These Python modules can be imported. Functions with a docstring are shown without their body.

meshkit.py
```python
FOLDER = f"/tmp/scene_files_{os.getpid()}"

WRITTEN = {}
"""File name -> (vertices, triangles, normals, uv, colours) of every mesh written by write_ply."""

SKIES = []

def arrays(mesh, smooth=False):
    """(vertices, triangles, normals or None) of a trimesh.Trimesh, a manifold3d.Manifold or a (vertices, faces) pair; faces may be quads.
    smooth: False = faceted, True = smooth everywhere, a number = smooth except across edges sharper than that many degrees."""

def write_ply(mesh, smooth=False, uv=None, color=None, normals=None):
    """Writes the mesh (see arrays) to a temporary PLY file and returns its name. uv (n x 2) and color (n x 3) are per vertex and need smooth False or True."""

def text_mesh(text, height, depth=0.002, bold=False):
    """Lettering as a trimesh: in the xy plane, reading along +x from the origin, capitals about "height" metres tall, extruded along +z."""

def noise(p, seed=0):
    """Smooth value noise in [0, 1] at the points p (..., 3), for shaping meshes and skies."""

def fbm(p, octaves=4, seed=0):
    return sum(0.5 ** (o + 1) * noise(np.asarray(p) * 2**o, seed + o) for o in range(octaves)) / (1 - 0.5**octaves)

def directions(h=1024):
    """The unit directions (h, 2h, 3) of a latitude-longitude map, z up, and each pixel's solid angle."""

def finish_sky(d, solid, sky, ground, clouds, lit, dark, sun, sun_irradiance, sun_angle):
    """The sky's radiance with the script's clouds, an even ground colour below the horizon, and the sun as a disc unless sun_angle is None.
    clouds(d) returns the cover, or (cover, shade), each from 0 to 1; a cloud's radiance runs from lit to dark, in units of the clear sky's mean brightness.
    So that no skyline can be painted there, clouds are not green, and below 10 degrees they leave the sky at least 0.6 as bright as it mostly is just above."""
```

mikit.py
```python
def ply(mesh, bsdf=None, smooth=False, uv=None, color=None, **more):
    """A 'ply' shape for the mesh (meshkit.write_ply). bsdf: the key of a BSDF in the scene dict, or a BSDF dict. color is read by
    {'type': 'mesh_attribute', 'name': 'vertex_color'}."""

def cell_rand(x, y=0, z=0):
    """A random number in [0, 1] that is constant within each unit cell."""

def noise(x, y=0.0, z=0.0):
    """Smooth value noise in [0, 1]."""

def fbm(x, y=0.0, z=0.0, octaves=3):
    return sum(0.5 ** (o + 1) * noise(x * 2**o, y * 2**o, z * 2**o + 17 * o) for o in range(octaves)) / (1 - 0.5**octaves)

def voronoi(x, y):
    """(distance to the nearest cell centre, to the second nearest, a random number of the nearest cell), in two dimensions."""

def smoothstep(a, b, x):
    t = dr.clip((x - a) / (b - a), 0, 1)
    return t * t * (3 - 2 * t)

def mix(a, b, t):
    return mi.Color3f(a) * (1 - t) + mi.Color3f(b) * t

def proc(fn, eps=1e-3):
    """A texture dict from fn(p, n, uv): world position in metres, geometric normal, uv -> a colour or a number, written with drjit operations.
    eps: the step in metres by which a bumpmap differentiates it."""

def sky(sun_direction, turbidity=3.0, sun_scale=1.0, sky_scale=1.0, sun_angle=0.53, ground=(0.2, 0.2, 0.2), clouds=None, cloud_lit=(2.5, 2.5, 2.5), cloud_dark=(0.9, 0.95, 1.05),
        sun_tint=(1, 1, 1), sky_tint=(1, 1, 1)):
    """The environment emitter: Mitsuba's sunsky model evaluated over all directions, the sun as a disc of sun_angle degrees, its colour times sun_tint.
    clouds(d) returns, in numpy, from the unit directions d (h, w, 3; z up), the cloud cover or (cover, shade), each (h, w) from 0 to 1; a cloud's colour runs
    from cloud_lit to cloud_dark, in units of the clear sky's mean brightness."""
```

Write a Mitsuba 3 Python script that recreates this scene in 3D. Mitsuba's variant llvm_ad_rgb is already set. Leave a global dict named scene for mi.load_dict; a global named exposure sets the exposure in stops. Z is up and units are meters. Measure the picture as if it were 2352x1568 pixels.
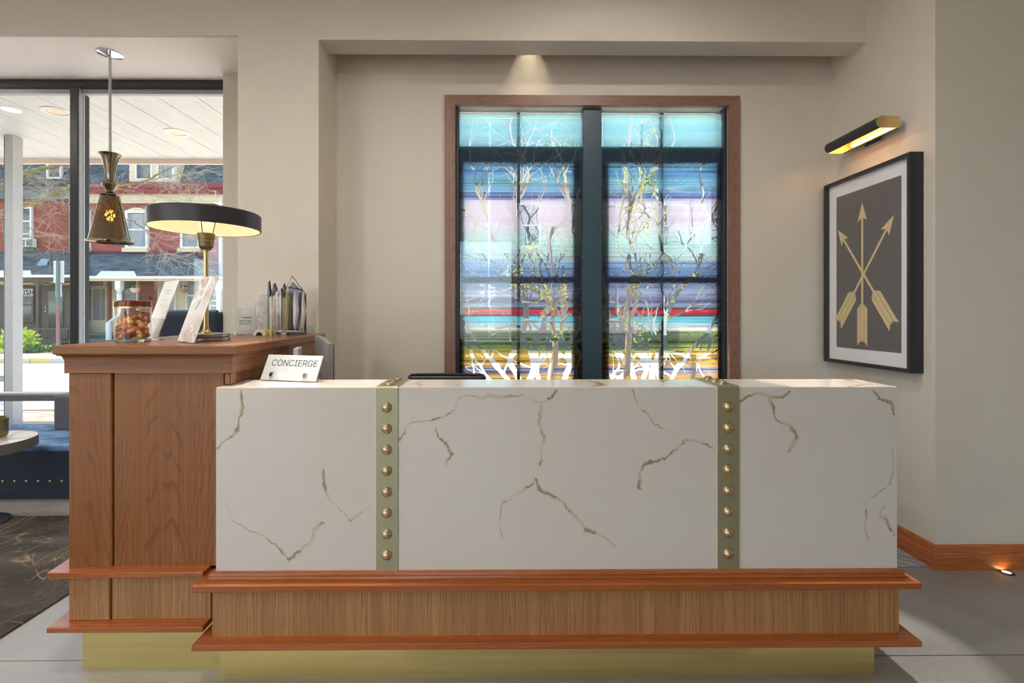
import math, random
import numpy as np, trimesh, drjit as dr, mitsuba as mi, mikit, meshkit
from shapely.geometry import Polygon, LineString, Point, box as sbox
from shapely.ops import unary_union
from mikit import noise, fbm, voronoi, cell_rand, smoothstep, mix, proc
T = mi.ScalarTransform4f
scene, labels = {'type': 'scene'}, {}

# ---------------------------------------------------------------- camera, sky, exposure
EYE, YAW = 1.25, 10 / 1150
scene['camera'] = {'type': 'perspective', 'fov': 2 * math.degrees(math.atan(1176 / 1150)), 'fov_axis': 'x', 'near_clip': 0.05, 'far_clip': 200.0,
                   'principal_point_offset_x': 11 / 2352, 'principal_point_offset_y': 62 / 1568,
                   'to_world': T().look_at(origin=[0, 0, EYE], target=[math.sin(YAW), math.cos(YAW), EYE], up=[0, 0, 1])}
scene['sky'] = mikit.sky((-0.62, 0.36, 0.70), turbidity=3.0, sun_scale=7.0, sky_scale=16.5, ground=(0.3, 0.3, 0.29), sky_tint=(1.14, 1.0, 0.83))
exposure = 0.40
LAMP, SPOT, PICK = 5.5, 15.0, 0.6

# ---------------------------------------------------------------- materials
def rgb(*c):
    return {'type': 'rgb', 'value': list(c)}
def s2l(r, g, b):
    return [((c / 255 + 0.055) / 1.055) ** 2.4 if c > 10 else c / 255 / 12.92 for c in (r, g, b)]
def mat(key, base, rough=0.5, **kw):
    b = base if isinstance(base, dict) else rgb(*base)
    scene[key] = {'type': 'principled', 'base_color': b, 'roughness': rough, **kw}
def two(key, base, rough=0.5, **kw):
    b = base if isinstance(base, dict) else rgb(*base)
    scene[key] = {'type': 'twosided', 'bsdf': {'type': 'principled', 'base_color': b, 'roughness': rough, **kw}}

def wall_fn(p, n, uv):
    m = fbm(p.x * 1.3, p.y * 1.3, p.z * 1.3, 3)
    return mix((0.66, 0.61, 0.53), (0.705, 0.655, 0.575), m)
mat('m_wall', proc(wall_fn), 0.55, specular=0.3)
mat('m_ceiling', (0.88, 0.86, 0.84), 0.7)

def concrete_fn(p, n, uv):
    a = fbm(p.x * 0.9, p.y * 0.9, 3.0, 4); b = fbm(p.x * 5, p.y * 5, 1.0, 4); c = noise(p.x * 160, p.y * 160)
    v = 0.75 + 0.35 * a + 0.22 * (b - 0.5) + 0.05 * (c - 0.5)
    spot = smoothstep(0.85, 0.92, noise(p.x * 130, p.y * 130, 7.0)) * 0.10
    return mi.Color3f(0.285, 0.275, 0.26) * (v - spot)
scene['m_concrete'] = {'type': 'principled', 'base_color': proc(concrete_fn), 'roughness': proc(lambda p, n, uv: 0.20 + 0.16 * fbm(p.x * 3, p.y * 3, 0.0, 3)), 'specular': 0.6}
mat('m_grout', (0.05, 0.05, 0.05), 0.9)

def carpet_fn(p, n, uv):
    w = fbm(p.x * 1.7, p.y * 1.7, 2.0, 3); w2 = fbm(p.x * 1.7 + 9, p.y * 1.7 + 4, 5.0, 3)
    x, y = p.x + 0.5 * (w - 0.5), p.y + 0.5 * (w2 - 0.5)
    l1 = dr.abs(noise(x * 5.5, y * 9.0, 1.0) - 0.5); l2 = dr.abs(noise(x * 9.0 + 3, y * 5.0, 4.0) - 0.5)
    l3 = dr.abs(noise((x + y) * 9, (x - y) * 4.5, 6.0) - 0.5)
    line = dr.maximum(dr.maximum(1 - smoothstep(0.008, 0.03, l1), 1 - smoothstep(0.006, 0.024, l2)), 1 - smoothstep(0.006, 0.022, l3)) * smoothstep(0.35, 0.65, fbm(p.x * 5, p.y * 5, 8.0, 3))
    pile = noise(p.x * 90, p.y * 420, 3.0)
    base = mix((0.035, 0.028, 0.022), (0.13, 0.105, 0.08), pile * smoothstep(0.2, 0.8, fbm(p.x * 4, p.y * 9, 0.0, 3)))
    return mix(base, (0.34, 0.25, 0.16), line * (0.35 + 0.65 * pile))
mat('m_carpet', proc(carpet_fn), 0.95, sheen=0.3)
def carpet2_fn(p, n, uv):
    s = noise((p.x + p.y) * 40, (p.x - p.y) * 4, 1.0); k = noise(p.x * 30, p.y * 200)
    return mix((0.12, 0.12, 0.125), (0.42, 0.42, 0.44), 0.55 * s + 0.45 * k)
mat('m_carpet_grey', proc(carpet2_fn), 0.95)

def wood(dark, mid, light, vert, cell=0.27, seed=0.0, arch=1.0):
    """oak veneer: cathedral figure, growth lines and pores; vert: grain along z, else along x (or y)"""
    def fn(p, n, uv):
        side = dr.select(dr.abs(n.x) > 0.7, p.y, p.x)
        if vert: L, A = p.z, side
        else: L, A = side, dr.select(dr.abs(n.z) > 0.5, p.y, p.z)
        c = dr.floor(A / cell + seed); r = cell_rand(c, 3.0, seed)
        ctr = (c - seed + 0.5 + 0.25 * (r - 0.5)) * cell
        d = (A - ctr) / cell
        wob = fbm(A * 14 + seed, L * 2.4, 1.0 + seed, 3) - 0.5
        h = arch * (L * 7.5 * (0.8 + 0.4 * r) + 15 * d * d + 2.2 * wob) + (1 - arch) * (A * 130 + 6 * wob)
        t = h - dr.floor(h)
        ring = smoothstep(0.62, 0.93, t) * (1 - smoothstep(0.95, 1.0, t)) * smoothstep(0.25, 0.6, noise(A * 30, L * 3, 5.0))
        pore = noise(A * 900, L * 14, 2.0 + seed); fine = noise(A * 240, L * 3, 4.0)
        streak = fbm(A * 26, L * 0.7, 6.0 + seed, 3)
        col = mix(mid, light, dr.clip(0.15 + 0.95 * streak * fine * 1.6, 0, 1))
        col = mix(col, dark, 0.36 * ring)
        return mix(col, dark, 0.45 * smoothstep(0.66, 0.92, pore))
    return proc(fn)
OAK = dict(rough=0.3, specular=0.45)
mat('m_oak_panel', wood((0.07, 0.023, 0.0075), (0.175, 0.056, 0.014), (0.26, 0.102, 0.028), True), **OAK)
mat('m_oak_rail', wood((0.07, 0.022, 0.0075), (0.175, 0.055, 0.014), (0.255, 0.10, 0.028), False, cell=0.12, seed=3.0, arch=0.3), **OAK)
mat('m_oak_riser', wood((0.09, 0.035, 0.013), (0.28, 0.12, 0.042), (0.42, 0.21, 0.085), True, cell=0.5, seed=5.0, arch=0.12), **OAK)
mat('m_oak_ledge', wood((0.12, 0.03, 0.008), (0.26, 0.07, 0.018), (0.35, 0.105, 0.03), False, cell=0.2, seed=7.0, arch=0.2), 0.22, specular=0.5)
mat('m_oak_base', wood((0.13, 0.035, 0.01), (0.38, 0.105, 0.03), (0.48, 0.16, 0.05), False, cell=0.16, seed=9.0, arch=0.5), 0.3, specular=0.5)
mat('m_walnut', wood((0.08, 0.04, 0.03), (0.22, 0.115, 0.085), (0.30, 0.17, 0.125), True, cell=0.09, seed=2.0), 0.4)
mat('m_walnut_h', wood((0.08, 0.04, 0.03), (0.22, 0.115, 0.085), (0.30, 0.17, 0.125), False, cell=0.09, seed=2.0), 0.4)

VEINS = [[(a[0], a[2]) for a in v] for v in (
    [(-0.891,1.71,0.994),(-0.884,1.71,0.935),(-0.901,1.71,0.898),(-0.897,1.71,0.861),(-0.925,1.71,0.831),(-0.954,1.71,0.816),(-0.969,1.71,0.794)],
    [(-0.947,1.71,0.605),(-0.918,1.71,0.557),(-0.859,1.71,0.51),(-0.807,1.71,0.49),(-0.763,1.71,0.453),(-0.733,1.71,0.416),(-0.689,1.71,0.445),(-0.652,1.71,0.482),(-0.645,1.71,0.519),(-0.608,1.71,0.541)],
    [(-0.611,1.71,0.719),(-0.612,1.71,0.678),(-0.586,1.71,0.616),(-0.541,1.71,0.571),(-0.519,1.71,0.549),(-0.489,1.71,0.571),(-0.452,1.71,0.593)],
    [(-0.355,1.71,0.808),(-0.334,1.71,0.852),(-0.312,1.71,0.885),(-0.252,1.71,0.886),(-0.201,1.71,0.904),(-0.163,1.71,0.926),(-0.149,1.71,0.963),(-0.119,1.71,0.978),(-0.067,1.71,0.963),(-0.007,1.71,0.97),(0.067,1.71,0.978),(0.126,1.71,0.955),(0.164,1.71,0.963),(0.179,1.71,0.993)],
    [(0.131,1.71,0.948),(0.126,1.71,0.881),(0.141,1.71,0.836),(0.131,1.71,0.777),(0.126,1.71,0.735)], [(-0.226,1.71,0.859),(-0.218,1.71,0.83),(-0.186,1.71,0.8),(-0.171,1.71,0.778),(-0.193,1.71,0.74)],
    [(0.112,1.71,0.688),(0.126,1.71,0.65),(0.201,1.71,0.613),(0.261,1.71,0.546),(0.283,1.71,0.516),(0.335,1.71,0.501),(0.387,1.71,0.451)], [(0.104,1.71,0.673),(0.052,1.71,0.643),(0,1.71,0.599),(-0.015,1.71,0.539),(0,1.71,0.487)],
    [(0.443,1.71,0.989),(0.469,1.71,0.933),(0.514,1.71,0.88),(0.582,1.71,0.85)], [(0.731,1.71,0.79),(0.679,1.71,0.817),(0.626,1.71,0.82),(0.597,1.71,0.791),(0.559,1.71,0.761),(0.484,1.71,0.743),(0.469,1.71,0.709),(0.469,1.71,0.657)],
    [(0.814,1.71,0.954),(0.874,1.71,0.984),(0.911,1.71,0.969),(0.926,1.71,0.924),(0.934,1.71,0.887),(0.986,1.71,0.864),(1.006,1.71,0.827),(0.986,1.71,0.785)], [(0.911,1.71,0.969),(0.964,1.71,0.966),(0.986,1.71,0.988)],
    [(1.275,1.71,0.991),(1.295,1.71,0.961),(1.332,1.71,0.946),(1.347,1.71,0.901)], [(1.347,1.71,0.789),(1.34,1.71,0.714),(1.332,1.71,0.669),(1.28,1.71,0.632),(1.242,1.71,0.602),(1.249,1.71,0.565),(1.242,1.71,0.512),(1.257,1.71,0.475)],
    [(1.31,1.71,0.594),(1.295,1.71,0.565),(1.325,1.71,0.534),(1.347,1.71,0.489)])]
def marble_fn(p, n, uv):
    top = dr.abs(n.z) > 0.5
    x = p.x + 0.020 * (fbm(p.x * 22, p.z * 22, 1.0, 3) - 0.5) + 0.006 * (noise(p.x * 150, p.z * 150, 3.0) - 0.5)
    z = p.z + 0.020 * (fbm(p.x * 22, p.z * 22, 6.0, 3) - 0.5) + 0.006 * (noise(p.x * 150, p.z * 150, 9.0) - 0.5)
    best = mi.Float(9.0)
    for v in VEINS:
        for (ax, az), (bx, bz) in zip(v[:-1], v[1:]):
            ex, ez = bx - ax, bz - az
            t = dr.clip(((x - ax) * ex + (z - az) * ez) / (ex * ex + ez * ez), 0, 1)
            best = dr.minimum(best, dr.square(x - ax - t * ex) + dr.square(z - az - t * ez))
    d = dr.select(top, dr.abs(fbm(p.x * 2.2, p.y * 2.2, 4.0, 4) - 0.5) * 0.35, dr.sqrt(best))
    k = fbm(p.x * 9, p.z * 9, p.y * 9, 3)
    w = 0.0022 + 0.0085 * smoothstep(0.35, 0.75, k)
    core = (1 - smoothstep(0.0, w, d)) * (0.30 + 0.70 * smoothstep(0.3, 0.65, noise(p.x * 30, p.z * 30, 2.0)))
    halo = (1 - smoothstep(0.0, 0.018, d)) * 0.22 * smoothstep(0.35, 0.7, k)
    base = mix((0.585, 0.53, 0.47), (0.57, 0.52, 0.47), fbm(p.x * 2, p.y * 2, p.z * 2, 3))
    col = mix(base, (0.54, 0.42, 0.26), halo)
    return mix(col, mix((0.30, 0.155, 0.045), (0.20, 0.14, 0.085), noise(p.x * 12, p.z * 12, 5.0)), core * 0.9)
mat('m_marble', proc(marble_fn), 0.09, specular=0.45)
def brass_fn(p, n, uv):
    return mix((0.64, 0.49, 0.17), (0.74, 0.61, 0.27), fbm(p.x * 2.2, p.z * 60, 1.0, 3))
mat('m_brass_plate', proc(brass_fn), 0.33, metallic=0.85)
mat('m_brass_strap', (0.42, 0.39, 0.25), 0.38, metallic=0.8)
mat('m_brass_bolt', (0.58, 0.46, 0.27), 0.25, metallic=0.95)
mat('m_gold', (0.80, 0.58, 0.26), 0.25, metallic=1.0)
mat('m_gold_leaf', (0.82, 0.66, 0.34), 0.45, metallic=0.2)
mat('m_gold_line', (0.20, 0.15, 0.06), 0.6)
mat('m_bronze', (0.24, 0.19, 0.09), 0.4, metallic=0.7)
mat('m_chrome', (0.85, 0.85, 0.86), 0.06, metallic=1.0)
mat('m_steel', (0.55, 0.55, 0.56), 0.25, metallic=0.9)
mat('m_black', (0.022, 0.022, 0.026), 0.35, specular=0.5)
mat('m_black_frame', (0.018, 0.020, 0.027), 0.35)
mat('m_charcoal', (0.085, 0.078, 0.088), 0.5)
mat('m_window_dark', (0.022, 0.030, 0.040), 0.4)
mat('m_window_blue', (0.030, 0.070, 0.095), 0.4)
mat('m_aluminium', (0.40, 0.41, 0.43), 0.4)
mat('m_white', (0.80, 0.79, 0.77), 0.5)
mat('m_mat', (0.92, 0.92, 0.94), 0.6)
mat('m_paper', (0.82, 0.82, 0.79), 0.6)
mat('m_grey_text', (0.09, 0.095, 0.10), 0.6)
mat('m_grey_light', (0.60, 0.61, 0.60), 0.6)
mat('m_sign', (0.56, 0.59, 0.58), 0.28, specular=0.5)
mat('m_leather', (0.020, 0.018, 0.022), 0.35)
mat('m_monitor', (0.27, 0.28, 0.28), 0.35)
mat('m_yellow', (0.75, 0.56, 0.04), 0.4)
mat('m_cork', (0.62, 0.40, 0.25), 0.7)
mat('m_dark_core', (0.03, 0.015, 0.01), 0.8)
mat('m_lid', (0.17, 0.045, 0.015), 0.18, metallic=0.4)
mat('m_cream_in', (0.83, 0.72, 0.50), 0.5)
mat('m_steel_round', (0.40, 0.38, 0.36), 0.2, metallic=0.9)
def velvet_fn(p, n, uv):
    k = fbm(p.x * 9, p.y * 20, p.z * 9, 4)
    return mix((0.022, 0.055, 0.125), (0.11, 0.24, 0.46), smoothstep(0.35, 0.75, k))
mat('m_velvet_lit', proc(velvet_fn), 0.7, sheen=1.0, sheen_tint=0.6)  # brighter copy of the velvet, light on upper faces put into the colour
mat('m_velvet_shaded', (0.016, 0.026, 0.048), 0.75, sheen=0.6)  # darker copy of the velvet, shade of the upright faces in its colour
mat('m_arm', (0.10, 0.10, 0.11), 0.6, sheen=0.4)
def tabletop_fn(p, n, uv):
    v = dr.abs(fbm(p.x * 5, p.y * 5, 1.0, 4) - 0.5)
    return mix((0.50, 0.46, 0.42), (0.74, 0.71, 0.68), smoothstep(0.0, 0.09, v))
mat('m_table_marble', proc(tabletop_fn), 0.2)
mat('m_rim', (0.13, 0.12, 0.115), 0.4)
scene['m_glass'] = {'type': 'thindielectric', 'int_ior': 1.5}
scene['m_acrylic'] = {'type': 'dielectric', 'int_ior': 1.49}
scene['m_acrylic_thin'] = {'type': 'thindielectric', 'int_ior': 1.45}
scene['m_acrylic_smoke'] = {'type': 'dielectric', 'int_ior': 1.49, 'specular_transmittance': rgb(0.55, 0.55, 0.62)}
scene['m_acrylic_green'] = {'type': 'dielectric', 'int_ior': 1.49, 'specular_transmittance': rgb(0.78, 0.9, 0.84)}
def etch_fn(p, n, uv):
    return 0.25 + 0.75 * smoothstep(0.42, 0.6, fbm(p.x * 60 + p.z * 18, p.z * 40, p.y * 40, 3))
scene['m_frost'] = {'type': 'blendbsdf', 'weight': proc(etch_fn), 'a': {'type': 'thindielectric', 'int_ior': 1.45}, 'b': {'type': 'principledthin', 'base_color': rgb(0.74, 0.76, 0.76), 'roughness': 0.6, 'diff_trans': 0.9}}
scene['m_frost_plain'] = {'type': 'blendbsdf', 'weight': 0.55, 'a': {'type': 'thindielectric', 'int_ior': 1.45}, 'b': {'type': 'principledthin', 'base_color': rgb(0.68, 0.68, 0.67), 'roughness': 0.6, 'diff_trans': 0.9}}
def biscuit_fn(p, n, uv):
    return mix((0.40, 0.13, 0.035), (0.58, 0.25, 0.085), fbm(p.x * 90, p.y * 90, p.z * 90, 3))
mat('m_biscuit', proc(biscuit_fn), 0.7)
mat('m_biscuit_gold', (0.66, 0.34, 0.10), 0.7)
mat('m_biscuit_dark', (0.33, 0.10, 0.035), 0.7)
def speck(p, n, uv):
    v, _, r = voronoi(dr.atan2(p.y - 3.711, p.x + 2.910) * 9 + 0 * p.z, p.z * 60)
    near = 1 - smoothstep(0.05, 0.14, dr.abs(p.z - 2.0))
    return dr.clip(1 - 0.9 * (1 - smoothstep(0.25, 0.5, v)) * dr.maximum(near, 0.15 * smoothstep(0.55, 0.8, r)), 0, 1)
scene['m_mercury'] = {'type': 'blendbsdf', 'weight': proc(speck), 'a': {'type': 'thindielectric', 'int_ior': 1.5, 'specular_transmittance': rgb(0.95, 0.62, 0.22)},
                      'b': {'type': 'twosided', 'bsdf': {'type': 'principled', 'base_color': rgb(0.27, 0.215, 0.15), 'roughness': 0.04, 'metallic': 1.0}}}
mat('m_smoke_metal', (0.30, 0.245, 0.18), 0.07, metallic=1.0)

# coloured film: horizontal bands by height
BANDS = [(a, [min(0.95, 1.3 * q + 0.05) for q in s2l(*c)]) for a, c in (
    (0.787, (225, 190, 130)), (0.841, (225, 165, 70)), (0.887, (110, 130, 180)), (0.926, (215, 165, 60)), (0.986, (200, 160, 60)),
    (1.037, (120, 140, 70)), (1.085, (70, 92, 50)), (1.134, (95, 115, 75)), (1.151, (228, 220, 200)), (1.176, (200, 220, 215)),
    (1.199, (110, 195, 210)), (1.233, (100, 190, 205)), (1.244, (40, 60, 85)), (1.253, (190, 20, 45)), (1.278, (225, 35, 60)), (1.287, (50, 30, 60)),
    (1.307, (150, 165, 190)), (1.335, (70, 75, 115)), (1.369, (160, 165, 200)), (1.44, (125, 155, 205)), (1.511, (130, 160, 205)),
    (1.582, (130, 165, 205)), (1.619, (185, 205, 205)), (1.71, (175, 215, 210)), (1.781, (200, 215, 215)), (1.866, (215, 200, 220)),
    (1.965, (225, 210, 222)), (1.999, (190, 185, 215)), (2.016, (70, 85, 150)), (2.051, (120, 165, 205)), (2.122, (110, 180, 205)), (2.178, (80, 140, 195)),
    (2.221, (95, 160, 205)), (2.32, (120, 190, 210)), (2.363, (165, 220, 225)), (2.462, (140, 205, 222)), (2.533, (165, 220, 228)), (2.59, (150, 210, 220)))]
def film_fn(p, n, uv):
    z = p.z + 0.004 * (fbm(p.x * 1.2, p.z * 10, 1.0, 3) - 0.5)
    col = mi.Color3f(*BANDS[0][1])
    for (a, ca), (b, cb) in zip(BANDS[:-1], BANDS[1:]):
        col = dr.select(z > a, mix(ca, cb, dr.clip((z - a) / (b - a), 0, 1)), col)
    s = noise(p.x * 1.1, p.z * 210, 2.0); s2 = noise(p.x * 2.2, p.z * 75, 5.0)
    lower = 1 - smoothstep(1.62, 1.80, p.z)
    strip = smoothstep(0.35, 0.75, s) * 0.55 + smoothstep(0.5, 0.8, s2) * 0.45
    upper = smoothstep(1.98, 2.0, p.z) * (1 - smoothstep(2.22, 2.26, p.z))
    k = 1 - dr.maximum(0.12, dr.maximum(0.5 * lower, 0.6 * upper)) * strip
    low = (1 - smoothstep(1.12, 1.14, p.z))
    green = mix((0.10, 0.16, 0.04), (1.0, 1.0, 1.0), 1 - low * smoothstep(0.6, 0.75, noise(p.x * 1.7, p.z * 120, 8.0)) * 0.75)
    return col * k * green
scene['m_film'] = {'type': 'blendbsdf', 'weight': 0.80, 'a': {'type': 'thindielectric', 'int_ior': 1.3, 'specular_transmittance': proc(film_fn)},
                   'b': {'type': 'principledthin', 'base_color': proc(film_fn), 'roughness': 1.0, 'diff_trans': 2.0}}

# outdoors
def brick_tex(ca, cb, mortar):
    def fn(p, n, uv):
        row = dr.floor(p.z / 0.078); u = p.x / 0.225 + 0.5 * (row - 2 * dr.floor(row / 2))
        fz, fx = p.z / 0.078 - row, u - dr.floor(u)
        m = smoothstep(0.06, 0.14, fz) * smoothstep(0.02, 0.05, fx)
        c = mix(ca, cb, cell_rand(dr.floor(u), row)) * (0.85 + 0.3 * fbm(p.x * 1.2, p.z * 1.2, 0.0, 3))
        return mix(mortar, c, m)
    return proc(fn)
mat('m_brick_a', brick_tex((0.20, 0.036, 0.018), (0.28, 0.06, 0.032), (0.17, 0.07, 0.05)), 0.85)
mat('m_brick_b', brick_tex((0.22, 0.036, 0.026), (0.29, 0.06, 0.05), (0.25, 0.14, 0.12)), 0.85)
def shingle_tex(ca, cb):
    def fn(p, n, uv):
        row = dr.floor(p.z / 0.06); u = p.x / 0.3 + cell_rand(row, 2.0)
        e = 0.45 + 0.55 * smoothstep(0.0, 0.3, p.z / 0.06 - row)
        return mix(ca, cb, cell_rand(dr.floor(u), row, 5.0)) * e * (0.8 + 0.4 * noise(p.x * 3, p.z * 3))
    return proc(fn)
mat('m_slate', shingle_tex((0.045, 0.06, 0.068), (0.105, 0.13, 0.14)), 0.9, specular=0.1)
mat('m_shingle_grey', shingle_tex((0.065, 0.068, 0.066), (0.13, 0.135, 0.13)), 0.9, specular=0.1)
mat('m_ext_cream', (0.58, 0.47, 0.29), 0.6)
mat('m_ext_white', (0.70, 0.67, 0.60), 0.6)
mat('m_ext_red', (0.20, 0.025, 0.028), 0.6)
mat('m_ext_grey', (0.11, 0.115, 0.10), 0.7)
mat('m_ext_brown', (0.085, 0.066, 0.048), 0.7)
mat('m_ext_dark', (0.05, 0.05, 0.045), 0.6)
def pane_fn(p, n, uv):
    return mix((0.02, 0.024, 0.022), (0.12, 0.13, 0.12), smoothstep(0.35, 0.7, fbm(p.x * 1.3, p.z * 2.0, p.y, 3)))
mat('m_house_pane', proc(pane_fn), 0.08, specular=0.45)
mat('m_curtain', proc(lambda p, n, uv: mix((0.15, 0.155, 0.145), (0.30, 0.305, 0.29), noise(p.x * 22, p.z * 0.6))), 0.15, specular=0.3)
mat('m_asphalt', proc(lambda p, n, uv: mi.Color3f(0.46, 0.46, 0.47) * (0.8 + 0.4 * fbm(p.x * 1.5, p.y * 1.5, 0.0, 4))), 0.9)
mat('m_sidewalk', proc(lambda p, n, uv: mi.Color3f(0.60, 0.57, 0.50) * (0.8 + 0.4 * fbm(p.x * 2, p.y * 2, 0.0, 4))), 0.9)
mat('m_curb', proc(lambda p, n, uv: mix((0.42, 0.40, 0.36), (0.52, 0.40, 0.12), smoothstep(0.45, 0.55, 0.5 - 0.35 * (p.x + 11.6)) * smoothstep(0.3, 0.6, fbm(p.x * 4, p.z * 30, 0.0, 3)))), 0.9)
mat('m_paver', (0.46, 0.27, 0.22), 0.9)
mat('m_paver_dark', (0.38, 0.21, 0.17), 0.9)
mat('m_soil', proc(lambda p, n, uv: mix((0.05, 0.05, 0.03), (0.14, 0.15, 0.08), fbm(p.x * 6, p.y * 6, 0.0, 4))), 0.95)
mat('m_soffit', proc(lambda p, n, uv: mi.Color3f(0.60, 0.635, 0.615) * (0.9 + 0.15 * fbm(p.x * 14, p.y * 3, 0.0, 3))), 0.4)
mat('m_fascia', (0.76, 0.58, 0.50), 0.5)
def bark_fn(p, n, uv):
    k = fbm(p.x * 4, p.y * 4, p.z * 4, 3)
    return mix((0.15, 0.12, 0.08), (0.19, 0.175, 0.04), smoothstep(0.4, 0.62, k))
mat('m_bark', proc(bark_fn), 0.9)
mat('m_twig', (0.33, 0.28, 0.21), 0.8)
mat('m_roof_pale', (0.50, 0.50, 0.51), 0.6)
mat('m_bark_grey', (0.20, 0.165, 0.13), 0.9)
mat('m_ext_tan', (0.52, 0.40, 0.33), 0.8)
scene['m_leaf'] = {'type': 'twosided', 'bsdf': {'type': 'principled', 'base_color': rgb(0.36, 0.47, 0.05), 'roughness': 0.6}}
scene['m_leaf_dark'] = {'type': 'twosided', 'bsdf': {'type': 'principled', 'base_color': rgb(0.07, 0.17, 0.03), 'roughness': 0.6}}
mat('m_sign_white', (0.55, 0.52, 0.47), 0.5)
mat('m_sign_post', (0.08, 0.14, 0.12), 0.6)
mat('m_rust', (0.20, 0.11, 0.085), 0.7)
mat('m_skyglass', (0.20, 0.30, 0.36), 0.08, specular=0.8)
mat('m_dry_flower', (0.60, 0.42, 0.08), 0.7)
mat('m_twig2', (0.30, 0.18, 0.12), 0.8)
mat('m_fence', (0.07, 0.05, 0.04), 0.6)

# ---------------------------------------------------------------- mesh helpers
cat = trimesh.util.concatenate
def box(x0, x1, y0, y1, z0, z1, b=0.0):
    if b <= 0:
        m = trimesh.creation.box((x1 - x0, y1 - y0, z1 - z0)); m.apply_translation(((x0 + x1) / 2, (y0 + y1) / 2, (z0 + z1) / 2)); return m
    pts = []
    for i, x in enumerate((x0, x1)):
        for j, y in enumerate((y0, y1)):
            for k, z in enumerate((z0, z1)):
                sx, sy, sz = (b, -b)[i], (b, -b)[j], (b, -b)[k]
                pts += [(x + sx, y + sy, z), (x + sx, y, z + sz), (x, y + sy, z + sz)]
    return trimesh.convex.convex_hull(np.array(pts))
def rbox(x0, x1, y0, y1, z0, z1, r, n=4):
    a = np.linspace(0, np.pi / 2, n); pts = []
    for X, sx in ((x0 + r, -1), (x1 - r, 1)):
        for Y, sy in ((y0 + r, -1), (y1 - r, 1)):
            for Z, sz in ((z0 + r, -1), (z1 - r, 1)):
                for t in a:
                    for u in a:
                        pts.append((X + sx * r * np.cos(t) * np.cos(u), Y + sy * r * np.cos(t) * np.sin(u), Z + sz * r * np.sin(t)))
    return trimesh.convex.convex_hull(np.array(pts))
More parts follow.
